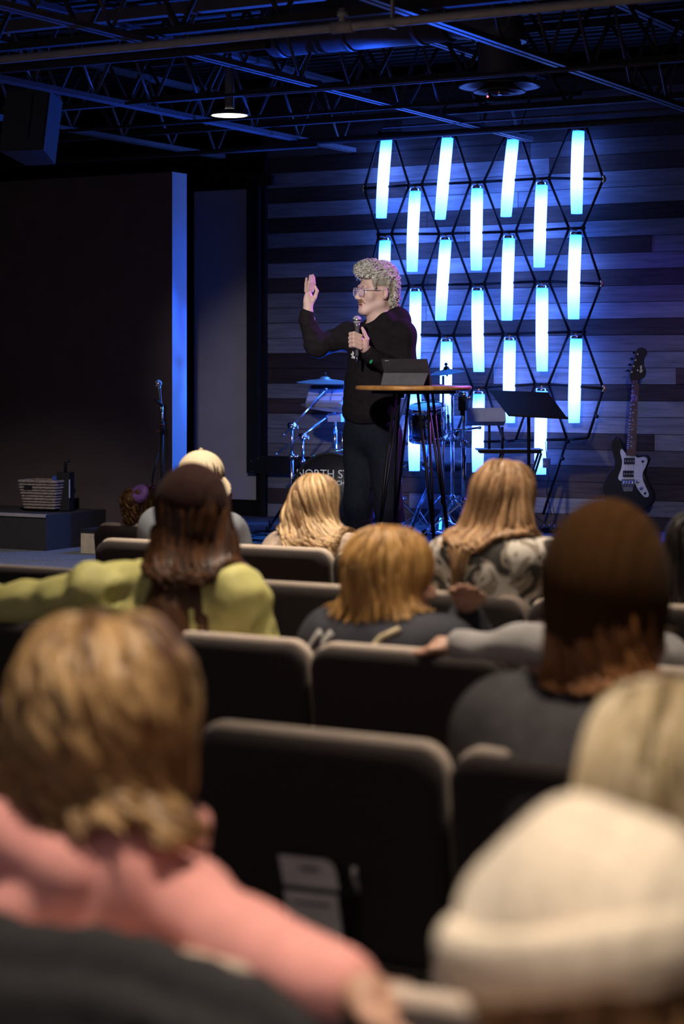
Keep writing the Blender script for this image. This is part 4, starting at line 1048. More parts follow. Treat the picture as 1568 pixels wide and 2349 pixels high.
for s_ in (-1, 1):
    ey = MB().sphere(hw((s_*.031, .079, -.003)), .0125*hs, 12).build('eye', mat('eye_white', (.75, .72, .70), .3), spk)
    d = (HM.to_3x3()@Vector((s_*.0, 1, 0))).normalized()
    MB().sphere(hw((s_*.031, .079, -.003))+d*.0095*hs, .0062*hs, 10).build('iris', mat('iris_dark', (.05, .06, .07), .2), ey)
# glasses
gl = MB(); lens = []
FRM = mat('glasses_frame', (.55, .45, .58), .2, 0, spec=.6)
LENS = bpy.data.materials.new('lens_glass'); LENS.use_nodes = True
bb = LENS.node_tree.nodes['Principled BSDF']; bb.inputs['Base Color'].default_value = (.75, .60, .85, 1); bb.inputs['Roughness'].default_value = .02; bb.inputs['Alpha'].default_value = .28
for s_ in (-1, 1):
    pts = []
    for k in range(20):
        a = 2*math.pi*k/20; x = math.copysign(abs(math.cos(a))**.65, math.cos(a))*.027; z = math.copysign(abs(math.sin(a))**.7, math.sin(a))*.023
        pts.append(hw((s_*.034+x, .112-.16*(abs(s_*.034+x)-.01)*.6, -.006+z-.1*(z < 0)*abs(x)*.0)))
    gl.tube(pts+[pts[0]], .0024, 6, cap=False); lens.append(pts)
    gl.tube([hw((s_*.061, .106, .006)), hw((s_*.079, .045, .003)), hw((s_*.083, -.01, .004)), hw((s_*.082, -.03, -.015))], .0022, 6)
gl.tube([hw((-.008, .112, .002)), hw((0, .117, .005)), hw((.008, .112, .002))], .0022, 6)
gf = gl.build('glasses', FRM, spk, label='clear rimmed glasses with pinkish lenses')
for pts in lens:
    mb = MB(); n = len(pts); mb.add([tuple(p) for p in pts], [tuple(range(n))]); mb.build('lens', LENS, gf)
# microphone in hand
Ms = base(spk)
microphone('silver ball head microphone held by the person in the black hoodie', Ms@Vector(mic0), Ms@Vector(q(817.5, 818, -.322)))

# ================================================================== CHAIRS
HCH = .83
def make_chair():
    t = thing('church_chair', 'x', 'chair', (0, 0, 0))
    def rr(w, z0, z1, rad, n=6, bow=0):
        pts = []
        for cx, cz, a0 in ((w-rad, z1-rad, 0), (-w+rad, z1-rad, 90), (-w+rad*.6, z0+rad*.6, 180), (w-rad*.6, z0+rad*.6, 270)):
            r_ = rad if a0 < 180 else rad*.6
            for k in range(n+1): a = R(a0+90*k/n); pts.append((cx+r_*math.cos(a), cz+r_*math.sin(a)))
        return pts
    def ringy(ins, y):
        return [Vector((x, y-(z-.4)*.13+.055, z)) for x, z in rr(.267-ins, .40+ins, HCH-ins, .055)]
    def ring2(ins, y, up=0):
        return [Vector((x, y-(z-.4)*.13+.055, z)) for x, z in rr(.267-ins, .40+ins, HCH+up-ins, .055)]
    MB().rings([ring2(.030, .0, -.012), ring2(.008, .003, -.012), ring2(.0, .014, -.012), ring2(.0, .030, -.012), ring2(.02, .034, -.012)]).build('back_shell', FABRIC, t)
    MB().rings([ring2(.025, .0345), ring2(.006, .036), ring2(.0, .044), ring2(.0, .062), ring2(.010, .074), ring2(.035, .078)]).build('back_cushion', FABRICT, t)
    s1 = lambda ins, z: [Vector((x, y+.28+.03, z)) for x, y in rr(.255-ins, -.235+ins, .235-ins, .05)]
    MB().rings([s1(.03, .385), s1(.0, .395), s1(0, .44), s1(.008, .455), s1(.03, .462)]).build('seat', FABRICT, t)
    for sx in (-1, 1):
        MB().tube([(sx*.235, .06, .012), (sx*.235, .075, .38)], .012, 8).build('leg', BLACK, t)
        MB().tube([(sx*.235, .53, .012), (sx*.235, .50, .38)], .012, 8).build('leg', BLACK, t)
        MB().tube([(sx*.235, .07, .376), (sx*.235, .51, .376)], .012, 8).build('side_rail', BLACK, t)
    return t
ch0 = make_chair(); used = [False]
PIT = .549
rowY = {'Z':.85, 'F':7.25, 'A':1.88, 'B':3.20, 'C':4.28, 'D':5.46, 'E':6.57}
row0 = {'Z':-.91, 'F':-5.29, 'A':-1.62, 'B':-1.565, 'C':-2.472, 'D':-2.95, 'E':-4.785}
nice = {'Z':'rearmost row', 'F':'space before the front row', 'A':'row right behind the card pocket chair', 'B':'row with the white cards', 'C':'middle row', 'D':'second row from the stage', 'E':'front row facing the stage'}
span = {'Z':(0, 1), 'F':(0, 1), 'A':(-1, 3), 'B':(-2, 3), 'C':(-4, 4), 'D':(-5, 4), 'E':(0, 7)}
chairs = {}
for r in 'ZABCDEF':
    for k in range(*span[r]):
        c = ch0 if not used[0] else copy_tree(ch0); used[0] = True
        c.location = (row0[r]+PIT*(k+.5), rowY[r], 0); c['label'] = 'empty charcoal upholstered chair in the '+nice[r]; c['group'] = 'chairs in the '+nice[r]
        chairs[(r, k)] = c
def seat_of(r, x): return chairs[(r, min(max(int(math.floor((x-row0[r])/PIT)), span[r][0]), span[r][1]-1))]
# card pocket on the back of row B chair (-1)
pc = chairs[('B', -1)]; pc['label'] = 'empty charcoal chair with a pocket of white cards on its back'; del pc['group']
Yc = 3.20
def cb(x, y, dy=-.004): 
    p = onY(x, y, Yc); z = p.z; p = onY(x, y, Yc-(z-.4)*.13+.052); return p+Vector((0, dy, 0))
pk = thing('card_pocket', 'black pocket holding cards on the rear of the chair back', 'card holder', cb(730, 2140))
def quadP(px, th, dy):
    v = [cb(x, y, dy) for x, y in px]; v2 = [p+Vector((0, th, 0)) for p in v]; n = len(v)
    return MB().add(v+v2, [tuple(range(n)), tuple(reversed(range(n, 2*n)))]+[(i, n+i, n+(i+1) % n, (i+1) % n) for i in range(n)])
quadP([(654, 2035), (658, 2150), (815, 2185), (812, 2052)], .006, -.018).build('pouch', MATTE, pk, True)
CARD = mat('card_paper', (.80, .76, .74), .7)
cd = thing('card', 'white paper card with rounded corner sticking out of the chair pocket', 'card', cb(725, 2040))
quadP([(652, 1955), (664, 2022), (790, 2036), (783, 1996), (776, 1978), (760, 1967)], .002, -.022).build('sheet', CARD, cd, True)
quadP([(700, 1979), (703, 1990), (745, 1995), (742, 1983)], .001, -.0235).build('printed_line', mat('card_print', (.26, .22, .22), .8), cd, True)
cd = thing('card', 'square white card with a pale border at the bottom of the chair pocket', 'card', cb(740, 2170))
quadP([(664, 2035), (684, 2152), (802, 2170), (786, 2048)], .002, -.0225).build('sheet', CARD, cd, True)
quadP([(683, 2058), (686, 2066), (770, 2076), (768, 2067)], .001, -.024).build('printed_line', mat('card_print', (.26, .22, .22), .8), cd, True)
pn = thing('pen', 'short pale pen tucked in the loop beside the chair pocket', 'pen', cb(828, 2045))
MB().tube([cb(824, 1985, -.02), cb(824, 2010, -.018)], .0055, 8).build('cap', CARD, pn, True)
MB().tube([cb(824, 2010, -.018), cb(833, 2042, -.018)], .0045, 8).build('barrel', mat('pen_grey', (.36, .33, .33), .5), pn, True)

# ================================================================== AUDIENCE
def person(label, r, hpx, topy, Yoff=.24, yaw=0, nod=0, s=1.0, jacket=None, wrinkle=.006, wf=30, skin=SKIN2, arms=None, hair=None, hat=None, extra=None, xoff=0, lean=0, body_h=.012, jr=1.0, chair=True, face=True, build=None, trousers=JEANS, hd=None, tilt=0, puff=None, hatup=0, sh=.275):
    """seated figure: r row key, hpx head centre pixel, topy pixel of the crown"""
    Yr = rowY[r] if isinstance(r, str) else r
    hw_ = onY(hpx, topy, Yr+Yoff); ztop = hw_.z-.012-hatup
    org = Vector((hw_.x+xoff, Yr, 0))
    P = thing('person', label, 'person', org)
    if chair and isinstance(r, str):
        c = seat_of(r, org.x)
        c['label'] = 'charcoal chair taken by the '+label.replace('person ', 'person ', 1); 
        if 'group' in c: del c['group']
        if len(c['label'].split()) > 16: c['label'] = ' '.join(c['label'].split()[:16])
    hc = np.array([-xoff, Yoff, ztop-.128*s]); sz = max(ztop-sh*s, .70)       # eye level centre, shoulder height
    HRm = rotz(yaw)@rotx(-nod)@roty(tilt)
    B = S(); B.frame(HRm, hc); head_ops(B, s*1.02); B.frame()
    by = .19+lean*.5; 
    neck = hc+HRm@np.array([0, -.03, -.12])*s
    B.cap(neck, (0, by+lean*.3, sz), .055*s, .07*s, .03)
    B.ell((0, by, sz-.13*s), (.155*s, .10*s, .18*s), .05); B.ell((0, .22, .60), (.14, .11, .16), .06); B.ell((0, .24, .54), (.16, .13, .09), .05)
    shl = [np.array([q_*.165*s, by+lean*.3, sz-.035*s]) for q_ in (-1, 1)]
    AR = []
    for i, q_ in enumerate((-1, 1)):
        if arms and arms[i] is not None: el, wr_ = [np.array(p) if p is not None else None for p in arms[i]]
        else: el, wr_ = np.array([q_*.24*s, by+.06, sz-.29*s]), np.array([q_*.08*s, by+.30*s, max(sz-.36*s, .55)])
        AR.append((shl[i], el, wr_)); B.cap((0, by+lean*.3, sz-.03), shl[i], .06*s, .055*s, .04)
        B.chain([shl[i], el, wr_], [.052*s, .042*s, .028*s], .03)
        d = wr_-el; d = d/np.linalg.norm(d); sd = np.cross(d, [0, 0, 1.]); sd /= np.linalg.norm(sd)+1e-9; up = np.cross(sd, d)
        B.ell(wr_+d*.045*s, (.030*s, .030*s, .030*s), .02)
        for j in range(4):
            o = sd*(j-1.5)*.019*s; L = (.075, .085, .08, .062)[j]*s
            B.chain([wr_+d*.06*s+o, wr_+d*(.06*s+L*.55)+o*1.1-up*.008, wr_+d*(.06*s+L)+o*1.1-up*.028], [.010*s, .009*s, .0075*s], .006)
        B.chain([wr_+d*.02*s-sd*.022*s, wr_+d*.055*s-sd*.048*s, wr_+d*.085*s-sd*.05*s-up*.012], [.013*s, .011*s, .009*s], .008)
    for q_ in (-1, 1):
        B.chain([(q_*.09, .26, .53), (q_*.11, .26+.40*s, .52), (q_*.11, .26+.42*s, .10)], [.075*s, .055*s, .04*s], .04); B.cap((q_*.11, .28+.40*s, .055), (q_*.12, .40+.40*s, .04), .038, .03, .02)
    link('body', B.mesh('body', body_h), skin, P)
    # jacket
    J = S(); k = jr
    J.ell((0, by, sz-.14*s), (.20*s*k, .145*s*k, .21*s), .06); J.ell((0, .225, .62), (.19*k, .15*k, .19), .07)
    for i, (a, e_, w_) in enumerate(AR):
        J.cap((0, by+lean*.3, sz-.055*s), a, .085*s*k, .080*s*k, .05)
        J.chain([a, e_, e_+(w_-e_)*.97], [.082*s*k, .066*s*k, .048*s*k], .03)
    if extra: extra(J, dict(hc=hc, sz=sz, by=by, s=s, AR=AR, HR=HRm, org=org))
    J.cap(neck+np.array([0, .01, .05]), (0, by+.01, sz+.02), .06*s, .06*s, .02, sub=True)
    if puff: J.disp = puff
    else: J.disp = lambda x, y, z: wrinkle*nz(x, y, z, wf, 21)+wrinkle*.5*nz(x, y, z, wf*2.2, 22)
    link('jacket', J.mesh('jacket', body_h), jacket, P)
    T = S(); T.ell((0, .26, .55), (.185, .15, .10), .05)
    for q_ in (-1, 1): T.chain([(q_*.09, .28, .54), (q_*.11, .26+.40*s, .53), (q_*.11, .26+.42*s, .12)], [.09*s, .075*s, .065*s], .04)
    link('trousers', T.mesh('trousers', .016), trousers, P)
    for q_ in (-1, 1):
        F = S(); F.cap((q_*.11, .28+.40*s, .045), (q_*.12, .42+.40*s, .038), .045, .038, .03); link('shoe', F.mesh('shoe', .014), mat('shoe_black', (.02, .02, .02), .6), P)
    ctx = dict(hc=hc, sz=sz, by=by, s=s, J=J, HR=HRm, P=P, org=org)
    if hair: hair(ctx)
    if hat: hat(ctx)
    return P, ctx
def hairdo(m, vol=1.0, length=.30, back=0., n=500, rad=.006, wave=(.008, 8), seed=1, low=None, drift=(0, 0, 0), base_h=.009, face_cut=True, steps=16, bob=False, side=0, gather=0, gr=.07, longside=0, backonly=False):
    def f(c):
        hc, s, HRm = c['hc'], c['s'], c['HR']
        G = S(); G.frame(HRm, hc); v = vol*s
        G.ell((0, -.018*s, .048*s), (.090*v, .112*v, .096*v), .03); G.ell((0, -.045*s, -.03*s), (.088*v, .075*v, .10*v), .04)
        if face_cut: G.ell((0, .105*s, -.03*s), (.066*s, .060*s, .095*s), .01, True)
        G.frame()
        drop = hc[2]-(low if low is not None else hc[2]-.2)
        if drop > .1:
            bx = hc+HRm@np.array([0, -.06*s, -.05*s]); end = np.array([bx[0]+drift[0]*drop, bx[1]-.02*s+drift[1]*drop, hc[2]-drop])
            for q_ in (-.045, 0, .045):
                G.cap(bx+HRm@np.array([q_*s, 0, 0]), end+HRm@np.array([q_*1.3*s, 0, 0]), .062*v, .045*v, .03)
            if bob:
                for q_ in (-1, 1): G.cap(hc+HRm@np.array([q_*.078*s, -.01*s, 0]), hc+HRm@np.array([q_*.078*s, .0, -drop]), .032*v, .026*v, .03)
        G.disp = lambda x, y, z: .004*nz(x, y, z*.25, 95, seed)+.003*nz(x, y, z*.25, 190, seed+1)
        me = G.mesh('hair', base_h); vv, qq = mesh_np(me); bpy.data.meshes.remove(me)
        rs = np.random.RandomState(seed)
        L = (vv-hc)@HRm
        ok = np.nonzero((L[:, 2] > -.02*s) & ((L[:, 1] < .05*s) | (L[:, 2] > .07*s)))[0]
        
        if backonly: ok = ok[L[ok, 1] < -.02*s]
        roots = vv[rs.choice(ok, n)]
        U = S(); U.ops = list(G.ops)+[o for o in c['J'].ops if not o[3]]; 
        d = np.maximum(.06, length+(roots[:, 2]-hc[2])*.9)+longside*(((roots-hc)@HRm)[:, 0] > .07*s)
        def cmb(p, t):
            if not gather: return 0
            dz = np.clip(hc[2]-.02-p[:, 2], 0, 1)[:, None]; ax = hc+HRm@np.array([0, -.09*s, 0])+dz*np.array([drift[0], drift[1]-.10, 0])
            v = (ax-p)*np.array([1, 1, 0]); l = np.linalg.norm(v, axis=1, keepdims=True)+1e-9
            return v/l*np.clip((l-gr)*25, 0, 1.5)*gather*(dz > .05)
        lv, lq, lt = locks(U, roots, d, steps, rad, wave, seed=seed, crown=hc+HRm@np.array([side, -.01*s, .08*s]), drift=drift, comb=cmb)
        tn = np.clip(.35+.25*nz(vv[:, 0], vv[:, 1], vv[:, 2]*.3, 60, seed+4), 0, 1)
        link('hair', npmesh('hair', *join_np([(vv, qq, tn), (lv, lq, lt)])), m, c['P'])
    return f
def knit(name, col, rib=90, strength=.5, sheen=.02):
    if name in MATS: return MATS[name]
    m = mat(name, col, .95, var=.15, scale=70, spec=.05, sheen=sheen); N = m.node_tree.nodes; L = m.node_tree.links
    w = N.new('ShaderNodeTexWave'); w.inputs['Scale'].default_value = rib/6.28; w.inputs['Distortion'].default_value = .6; w.bands_direction = 'X'
    tc = [n for n in N if n.type == 'TEX_COORD'][0]; L.new(tc.outputs['Object'], w.inputs['Vector'])
    bp = N.new('ShaderNodeBump'); bp.inputs['Strength'].default_value = strength; bp.inputs['Distance'].default_value = .004
    L.new(w.outputs['Fac'], bp.inputs['Height']); L.new(bp.outputs[0], N['Principled BSDF'].inputs['Normal']); return m
def beanie(m, vol=1.0, tall=.0, brim=True, low=-.02, fold=.0, seed=2, slouch=0, name='beanie', label=None):
    def f(c):
        hc, s, HRm = c['hc'], c['s'], c['HR']; v = s*vol
        G = S(); G.frame(HRm, hc)
        G.ell((0, -.02*s, (.055+tall*.3)*s), (.094*v, .116*v, (.098+tall)*v), .03)
        if slouch: G.ell((0, -.06*s, .06*s+slouch), (.09*v, .085*v, .085*v), .05)
        G.cap((0, -.012*s, low*s+.02*s), (0, -.012*s, low*s+.045*s), .085*v, .085*v, .02)
        G.box((0, 0, (low-.3)*s), (.3*s, .3*s, .3*s), 0, .01, True)
        if fold: G.disp = lambda x, y, z: fold*nz(x, y, z, 20, seed)+fold*.5*nz(x, y, z, 45, seed+1)
        else: G.disp = lambda x, y, z: .002*nz(x, y, z, 60, seed)
        o = link(name, G.mesh(name, .009), m, c['P'])
        if label: o['label'] = label
        if brim:
            Q = S(); Q.frame(HRm, hc); n = 22
            pts = [np.array([math.sin(2*math.pi*k/n)*.088*v, -.016*s+math.cos(2*math.pi*k/n)*.106*v, (low+.022)*s]) for k in range(n+1)]
            for a, b in zip(pts[:-1], pts[1:]): Q.cap(a, b, .017*s, .017*s, .01); Q.cap(a+[0, 0, .022*s], b+[0, 0, .022*s], .014*s, .014*s, .015)
            b_ = link('folded_brim', Q.mesh('folded_brim', .009), m, o)
    return f
# --- P1 pink hoodie
PINK = mat('pink_fleece', (.80, .36, .33), .9, var=.08, scale=25, bump=.15, bscale=200, spec=.1)
def p1x(J, c):
    hc, sz, s = c['hc'], c['sz'], c['s']
    J.cap((-.14, hc[1]-.06, sz+.03), (.10, hc[1]-.10, sz+.02), .055, .06, .04); J.cap((-.13, hc[1]+.02, sz+.04), (-.14, hc[1]-.06, sz+.03), .05, .055, .04)
    J.cap((.10, hc[1]-.10, sz+.0), (0, hc[1]-.12, sz-.10), .06, .05, .05); J.cap((-.14, hc[1]-.09, sz+.0), (.0, hc[1]-.12, sz-.10), .06, .05, .05)
H1 = hairmat('hair_brown_blond', (.12, .055, .020), (.50, .31, .14))
def rel(r, hpx, topy, Yoff, px, py, Yp):       # helper: pixel on plane Yp -> local coords of that person
    Yr = rowY[r]; h_ = onY(hpx, topy, Yr+Yoff); p = onY(px, py, Yp); return [p.x-h_.x, p.y-Yr, p.z]
a1 = lambda px, py, Yp: rel('A', 250, 1445, .26, px, py, Yp)
P1, c1 = person('person in a pink hoodie resting an arm along the chair tops', 'A', 250, 1445, .26, yaw=R(18), s=1.0, jacket=PINK, wrinkle=.015, wf=13, extra=p1x, jr=.78,
       arms=[None, (a1(545, 2165, 1.99), a1(775, 2262, 1.93))], hair=hairdo(H1, 1.16, .09, n=520, rad=.012, wave=(.016, 9), seed=11, low=.95, drift=(.12, -.03, 0), bob=True, gather=.9, gr=.11, longside=.09), lean=.0)
hz, hy = c1['sz']+.035, c1['hc'][1]
Hd = S(); ring = [(-.10, hy+.10, hz+.01), (-.155, hy+.02, hz+.025), (-.15, hy-.07, hz+.02), (-.06, hy-.135, hz-.005), (.05, hy-.14, hz-.035), (.10, hy-.09, hz-.035), (.11, hy+.0, hz-.02), (.08, hy+.08, hz-.01)]
Hd.chain(ring, [.040, .045, .050, .050, .046, .038, .034, .032], .02)
Hd.chain([(-.13, hy-.11, hz-.05), (-.02, hy-.165, hz-.085), (.10, hy-.12, hz-.06)], [.035, .045, .035], .015)
Hd.disp = lambda x, y, z: .010*nz(x, y, z, 22, 77)
link('hood', Hd.mesh('hood', .011), PINK, P1)
# --- P2 cream beanie
CREAM = knit('cream_knit', (.72, .62, .50), 60, .5, .2)
SHERPA = mat('cream_sherpa', (.60, .50, .38), .95, var=.25, scale=40, bump=.8, bscale=90, spec=.05)
def p2x(J, c):
    hc, sz, s = c['hc'], c['sz'], c['s']
    J.cap((-.13, hc[1]+.02, sz-.0), (-.06, hc[1]-.12, sz+.02), .05, .06, .05); J.cap((-.06, hc[1]-.12, sz+.02), (.16, hc[1]-.12, sz+.05), .06, .06, .05)
person('person in a cream knit beanie and fluffy cream coat leaning forward', 'Z', 1350, 1818, .75, yaw=R(48), nod=R(10), tilt=R(-8), s=1.02, jacket=SHERPA, wrinkle=.012, wf=40, extra=p2x,
       hat=beanie(CREAM, 1.14, .005, True, .040, .017, 5, slouch=.0), hatup=.052, hair=hairdo(hairmat('hair_mid_brown', (.14, .07, .03), (.36, .2, .09)), .99, .10, n=150, rad=.006, seed=8), lean=.45)
# --- P3 light blond
H3 = hairmat('hair_light_blond', (.40, .29, .14), (.86, .72, .50))
person('person in a taupe jacket seated just ahead of the cream beanie', 'A', 1555, 1566, .30, yaw=R(0), s=.98, jacket=mat('jacket_taupe', (.30, .26, .25), .9), hair=hairdo(H3, 1.02, .34, n=420, rad=.010, wave=(.004, 5), seed=21, low=.86))
# --- P4 brown beanie dark coat
BRB = knit('brown_knit', (.055, .024, .008), 70, .6)
COAT4 = mat('coat_charcoal', (.085, .080, .085), .95, var=.15, scale=30, spec=.08)
person('person in a tall brown knit beanie and charcoal coat', 'B', 1405, 1155, .26, yaw=R(-12), s=1.06, jacket=COAT4, wrinkle=.008, wf=20, jr=1.22,
       hatup=.085, hat=beanie(BRB, 1.13, .045, False, -.19, .003, 7), hair=hairdo(hairmat('hair_auburn', (.16, .06, .02), (.42, .18, .06)),   .94, .16, n=300, rad=.007, wave=(.012, 9), seed=31, low=.93, gather=1, gr=.05))
# --- P5 dark hair at the right edge
person('person in a grey jacket beyond the brown beanie', 'D', 1612, 1172, .24, s=1.0, jacket=mat('jacket_grey', (.20, .19, .21), .9), hair=hairdo(hairmat('hair_black', (.012, .009, .009), (.04, .028, .024)), 1.08, .2, n=250, seed=41))
# --- P6 child bob
NAVY = mat('jacket_navy', (.030, .030, .042), .85, var=.3, scale=14)
H6 = hairmat('hair_ginger_blond', (.26, .12, .03), (.66, .38, .13))
a6 = lambda px, py, Yp: rel('C', 902, 1215, .24, px, py, Yp)
def p6x(J, c): J.cap((-.12, c['by']-.05, c['sz']-.03), (.12, c['by']-.05, c['sz']-.03), .05, .05, .04)
P6, c6 = person('person in a striped navy jacket resting chin on hand', 'C', 902, 1215, .24, yaw=R(-38), s=.96, sh=.25, jacket=NAVY, extra=p6x,
       arms=[None, (a6(1075, 1470, 4.70), a6(1068, 1402, 4.62))], hair=hairdo(H6, 1.06, .085, n=620, rad=.006, wave=(.003, 5), seed=51, low=.95, bob=True))
GS = mat('stripe_grey', (.42, .40, .38), .9); YS = mat('stripe_cream', (.62, .52, .34), .8)
def stripe(P, c, xy, m, rad=.008):
    pts = []
    for x, z in xy:
        p = np.array([[x, -.3, z]])
        for _ in range(70):
            v = c['J'].ev(p)[0]
            if v < .002: break
            p[0, 1] += max(v*.8, .001)
        pts.append(Vector(p[0]))
    MB().tube(pts, rad, 6).build('stripe', m, P)
for x in (-.19, -.155): stripe(P6, c6, [(x-.02, c6['sz']-.16), (x, c6['sz']-.07), (x+.06, c6['sz']-.0)], GS, .010)
stripe(P6, c6, [(-.01, c6['sz']-.16), (.0, c6['sz']-.06), (.05, c6['sz']+.0), (.09, c6['sz']+.02)], YS, .007)
for x in (.07, .11, .15): stripe(P6, c6, [(x-.03, c6['sz']-.14), (x, c6['sz']-.08), (x+.03, c6['sz']-.03)], GS, .014)
# --- P12 grey sleeves, mostly hidden behind P4
a12 = lambda px, py, Yp: rel('C', 1400, 1215, .24, px, py, Yp)
person('person in a black vest with light grey sleeves, arm along the chair top', 'C', 1400, 1215, .24, yaw=R(20), s=.95, jacket=mat('sleeve_grey', (.34, .32, .32), .9), wrinkle=.008, wf=45, hair=hairdo(hairmat('hair_dark_brown', (.03, .016, .01), (.09, .05, .03)), 1.0, .2, n=150, seed=61),
       arms=[(a12(1255, 1478, 4.36), a12(1050, 1484, 4.34)), None], jr=.86)
# --- P7 long light brown hair, patterned fleece
FL = bpy.data.materials.new('patterned_fleece'); FL.use_nodes = True
N = FL.node_tree.nodes; L = FL.node_tree.links; b = N['Principled BSDF']; b.inputs['Roughness'].default_value = .95
tc_ = N.new('ShaderNodeTexCoord'); vo = N.new('ShaderNodeTexNoise'); vo.inputs['Scale'].default_value = 11; vo.inputs['Detail'].default_value = 1.5; vo.inputs['Distortion'].default_value = 1.2
L.new(tc_.outputs['Object'], vo.inputs['Vector']); cr = N.new('ShaderNodeValToRGB'); cr.color_ramp.interpolation = 'CONSTANT'; e = cr.color_ramp.elements
e[0].color = (.05, .045, .042, 1); e[1].position = .44; e[1].color = (.32, .27, .22, 1); x = e.new(.52); x.color = (.62, .56, .50, 1); x = e.new(.66); x.color = (.10, .09, .085, 1)
L.new(vo.outputs['Fac'], cr.inputs[0]); L.new(cr.outputs[0], b.inputs['Base Color'])
H7 = hairmat('hair_light_brown', (.22, .10, .045), (.62, .38, .20))
def p7x(J, c): J.cap((-.10, c['by']-.09, c['sz']-.0), (.12, c['by']-.09, c['sz']-.0), .06, .06, .05); J.cap((.0, c['by']-.10, c['sz']-.06), (.02, c['by']-.10, c['sz']-.12), .07, .05, .05)
person('person in a patterned grey fleece seated in the second row', 'D', 1160, 1056, .24, yaw=R(-4), s=1.0, jacket=FL, wrinkle=.010, wf=26, extra=p7x, jr=1.05,
       hair=hairdo(H7, 1.0, .50, n=750, rad=.0055, wave=(.010, 10), seed=71, low=.80, drift=(-.22, -.05, 0), steps=20, gather=1, gr=.085))
# --- P8 wavy honey hair
H8 = hairmat('hair_honey', (.16, .07, .025), (.85, .60, .33))
person('person in a floral shirt seated in the front row', 'E', 722, 1090, .26, yaw=R(12), s=.92, jacket=mat('floral_shirt', (.42, .32, .26), .9, var=.5, scale=30), xoff=.04,
       hair=hairdo(H8, 1.04, .44, n=800, rad=.0055, wave=(.020, 15), seed=81, low=.80, drift=(.42, -.12, 0), steps=22, gather=.8, gr=.10), tilt=R(6))
# --- P9 dark beanie, yellow green puffer
PUF = mat('puffer_yellow_green', (.58, .54, .20), .6, var=.12, scale=12, spec=.3)
a9 = lambda px, py, Yp: rel('C', 437, 1064, .24, px, py, Yp)
def puff9(x, y, z): return -.012*np.abs(np.sin(x*24+.6*np.sin(z*20)))*(np.abs(x) > .14)-.010*np.abs(np.sin(z*28))*(np.abs(x) <= .14)+.009*nz(x, y, z, 34, 3)+.005*nz(x, y, z, 80, 4)+.004
MAR = knit('maroon_knit', (.030, .014, .013), 90, .4)
person('person in a dark maroon beanie and yellow green puffer jacket, arm stretched along the chairs', 'C', 437, 1064, .24, yaw=R(44), s=1.02, jacket=PUF, puff=puff9, jr=1.04, skin=SKIN2,
       arms=[(a9(215, 1362, 4.36), a9(-60, 1400, 4.36)), None], hatup=.03, hat=beanie(MAR, 1.06, .01, True, -.05, .0, 9), hair=hairdo(hairmat('hair_dark_auburn', (.028, .012, .008), (.13, .05, .018)), 1.0, .42, n=420, rad=.008, wave=(.008, 9), seed=91, low=.74, drift=(.12, -.42, 0), gather=1.0, gr=.075, backonly=True))
# --- P10 cream cap
CAPM = mat('cap_cream', (.74, .62, .44), .85, var=.05, spec=.1)
def capf(c):
    hc, s, HRm = c['hc'], c['s'], c['HR']@rotz(math.pi); G = S(); G.frame(HRm, hc)
    G.ell((0, .010*s, .050*s), (.092*s, .112*s, .094*s), .02); G.box((0, 0, -.27*s), (.3, .3, .3*s), 0, .01, True); G.ell((0, -.125*s, .04*s), (.035*s, .03*s, .024*s), .01, True)
    o = link('cap', G.mesh('cap', .008), CAPM, c['P'])
    Q = S(); Q.frame(HRm@rotx(R(-52)), hc+HRm@np.array([0, .105*s, .03*s])); Q.ell((0, .03*s, 0), (.075*s, .075*s, .009*s), .01); link('visor', Q.mesh('visor', .007), CAPM, o)
    MB().sphere(Vector(hc+HRm@np.array([0, .010*s, .145*s])), .008*s, 8).build('button', CAPM, o)
GREYH = mat('hoodie_grey_blue', (.20, .215, .25), .9, var=.1)
person('person in a cream cap and grey hoodie in the front row', 'E', 458, 1022, .25, yaw=R(62), s=1.0, jacket=GREYH, hatup=.022, hat=capf, hair=hairdo(hairmat('hair_dark_brown', (.03, .016, .01), (.09, .05, .03)), .86, .10, n=80, rad=.004, seed=101, backonly=True))
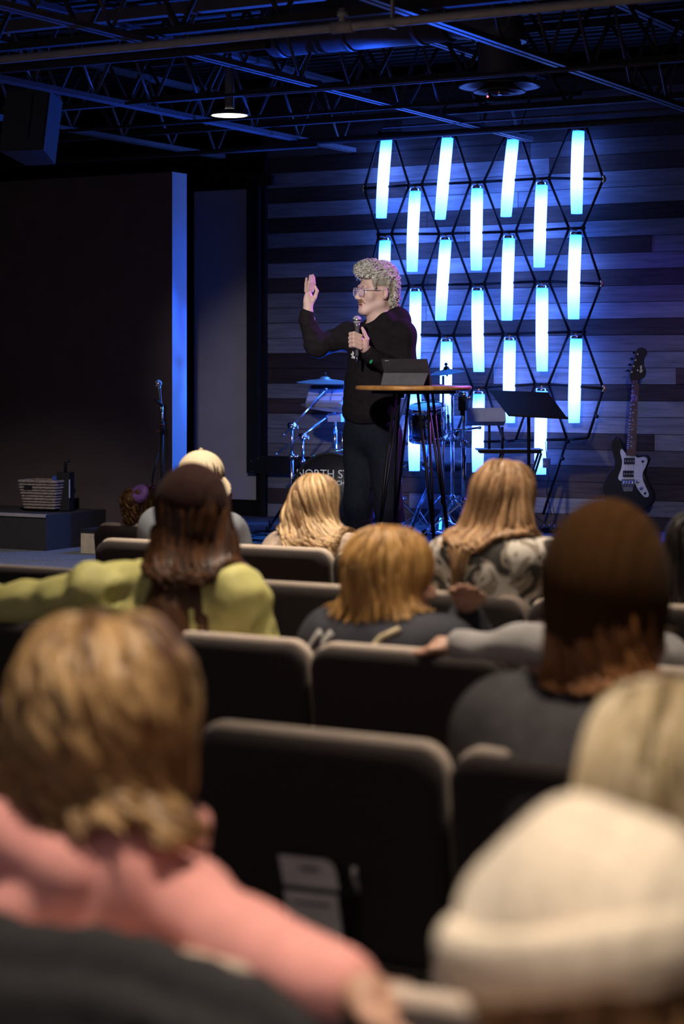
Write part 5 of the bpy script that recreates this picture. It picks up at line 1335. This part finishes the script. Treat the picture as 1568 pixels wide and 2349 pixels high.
# --- P11 child with ponytail and purple tie
P11, c11 = person('person with a purple hair tie seated before the front row', 'F', 368, 1112, .28, yaw=R(-30), s=.86, jacket=GREYH, hair=hairdo(hairmat('hair_brown', (.07, .03, .012), (.34, .17, .06)), .98, .10, n=250, seed=111))
pt = onY(318, 1132, rowY['F']+.06)-c11['org']; pe = onY(298, 1190, rowY['F']+.04)-c11['org']
G = S(); G.chain([np.array(pt), np.array(pt)+[-.035, -.01, -.03], np.array(pe)], [.024, .036, .022], .02)
G.disp = lambda x, y, z: .006*nz(x, y, z, 110, 5)
me = G.mesh('ponytail', .007); v, qd = mesh_np(me); bpy.data.meshes.remove(me)
rs = np.random.RandomState(3); lv, lq, lt = locks(G, v[rs.choice(len(v), 160)], .07, 9, .004, (.012, 12), seed=6, crown=np.array(pt))
link('ponytail', npmesh('ponytail', *join_np([(v, qd, np.full(len(v), .3)), (lv, lq, lt)])), MATS['hair_brown'], P11)
G = S(); n = 9
for k in range(n):
    a = 2*math.pi*k/n; G.ell(np.array(pt)+np.array([math.cos(a)*.026+.012, -.01+math.sin(a)*.012, math.sin(a)*.024]), (.02, .018, .018), .008)
link('hair_tie', G.mesh('hair_tie', .006), mat('tie_purple', (.30, .14, .55), .5), P11, 'shiny purple hair tie')

# black coat hung over the chair back of the person in pink
cc = seat_of('A', c1['org'].x)
ct = thing('coat', 'black coat draped over the chair back behind the pink hoodie', 'coat', (cc.location.x-.02, rowY['A'], HCH))
K = S(); n = 9
for i in range(n-1):
    def tp(i): x = -.32+.60*i/(n-1); return np.array([x, .03, -.026+.008*math.sin(i*1.7)-.05*max(0, (i-6)/2.)**2])
    a, b = tp(i), tp(i+1); K.cap(a, b, .040, .040, .02)
    K.cap(a+[0, -.045, -.03], b+[0, -.045, -.03], .022, .022, .02); K.cap(a+[0, -.055, -.14], b+[0, -.055, -.14], .02, .02, .06); K.cap(a+[0, -.05, -.08], a+[0, -.06, -.32], .026, .024, .04)
    K.cap(a+[0, -.05, -.25], b+[0, -.05, -.25], .02, .02, .05)
K.disp = lambda x, y, z: .009*nz(x, y, z*.5, 30, 15)
link('fabric', K.mesh('fabric', .011), mat('coat_black', (.020, .019, .022), .9, var=.15), ct)
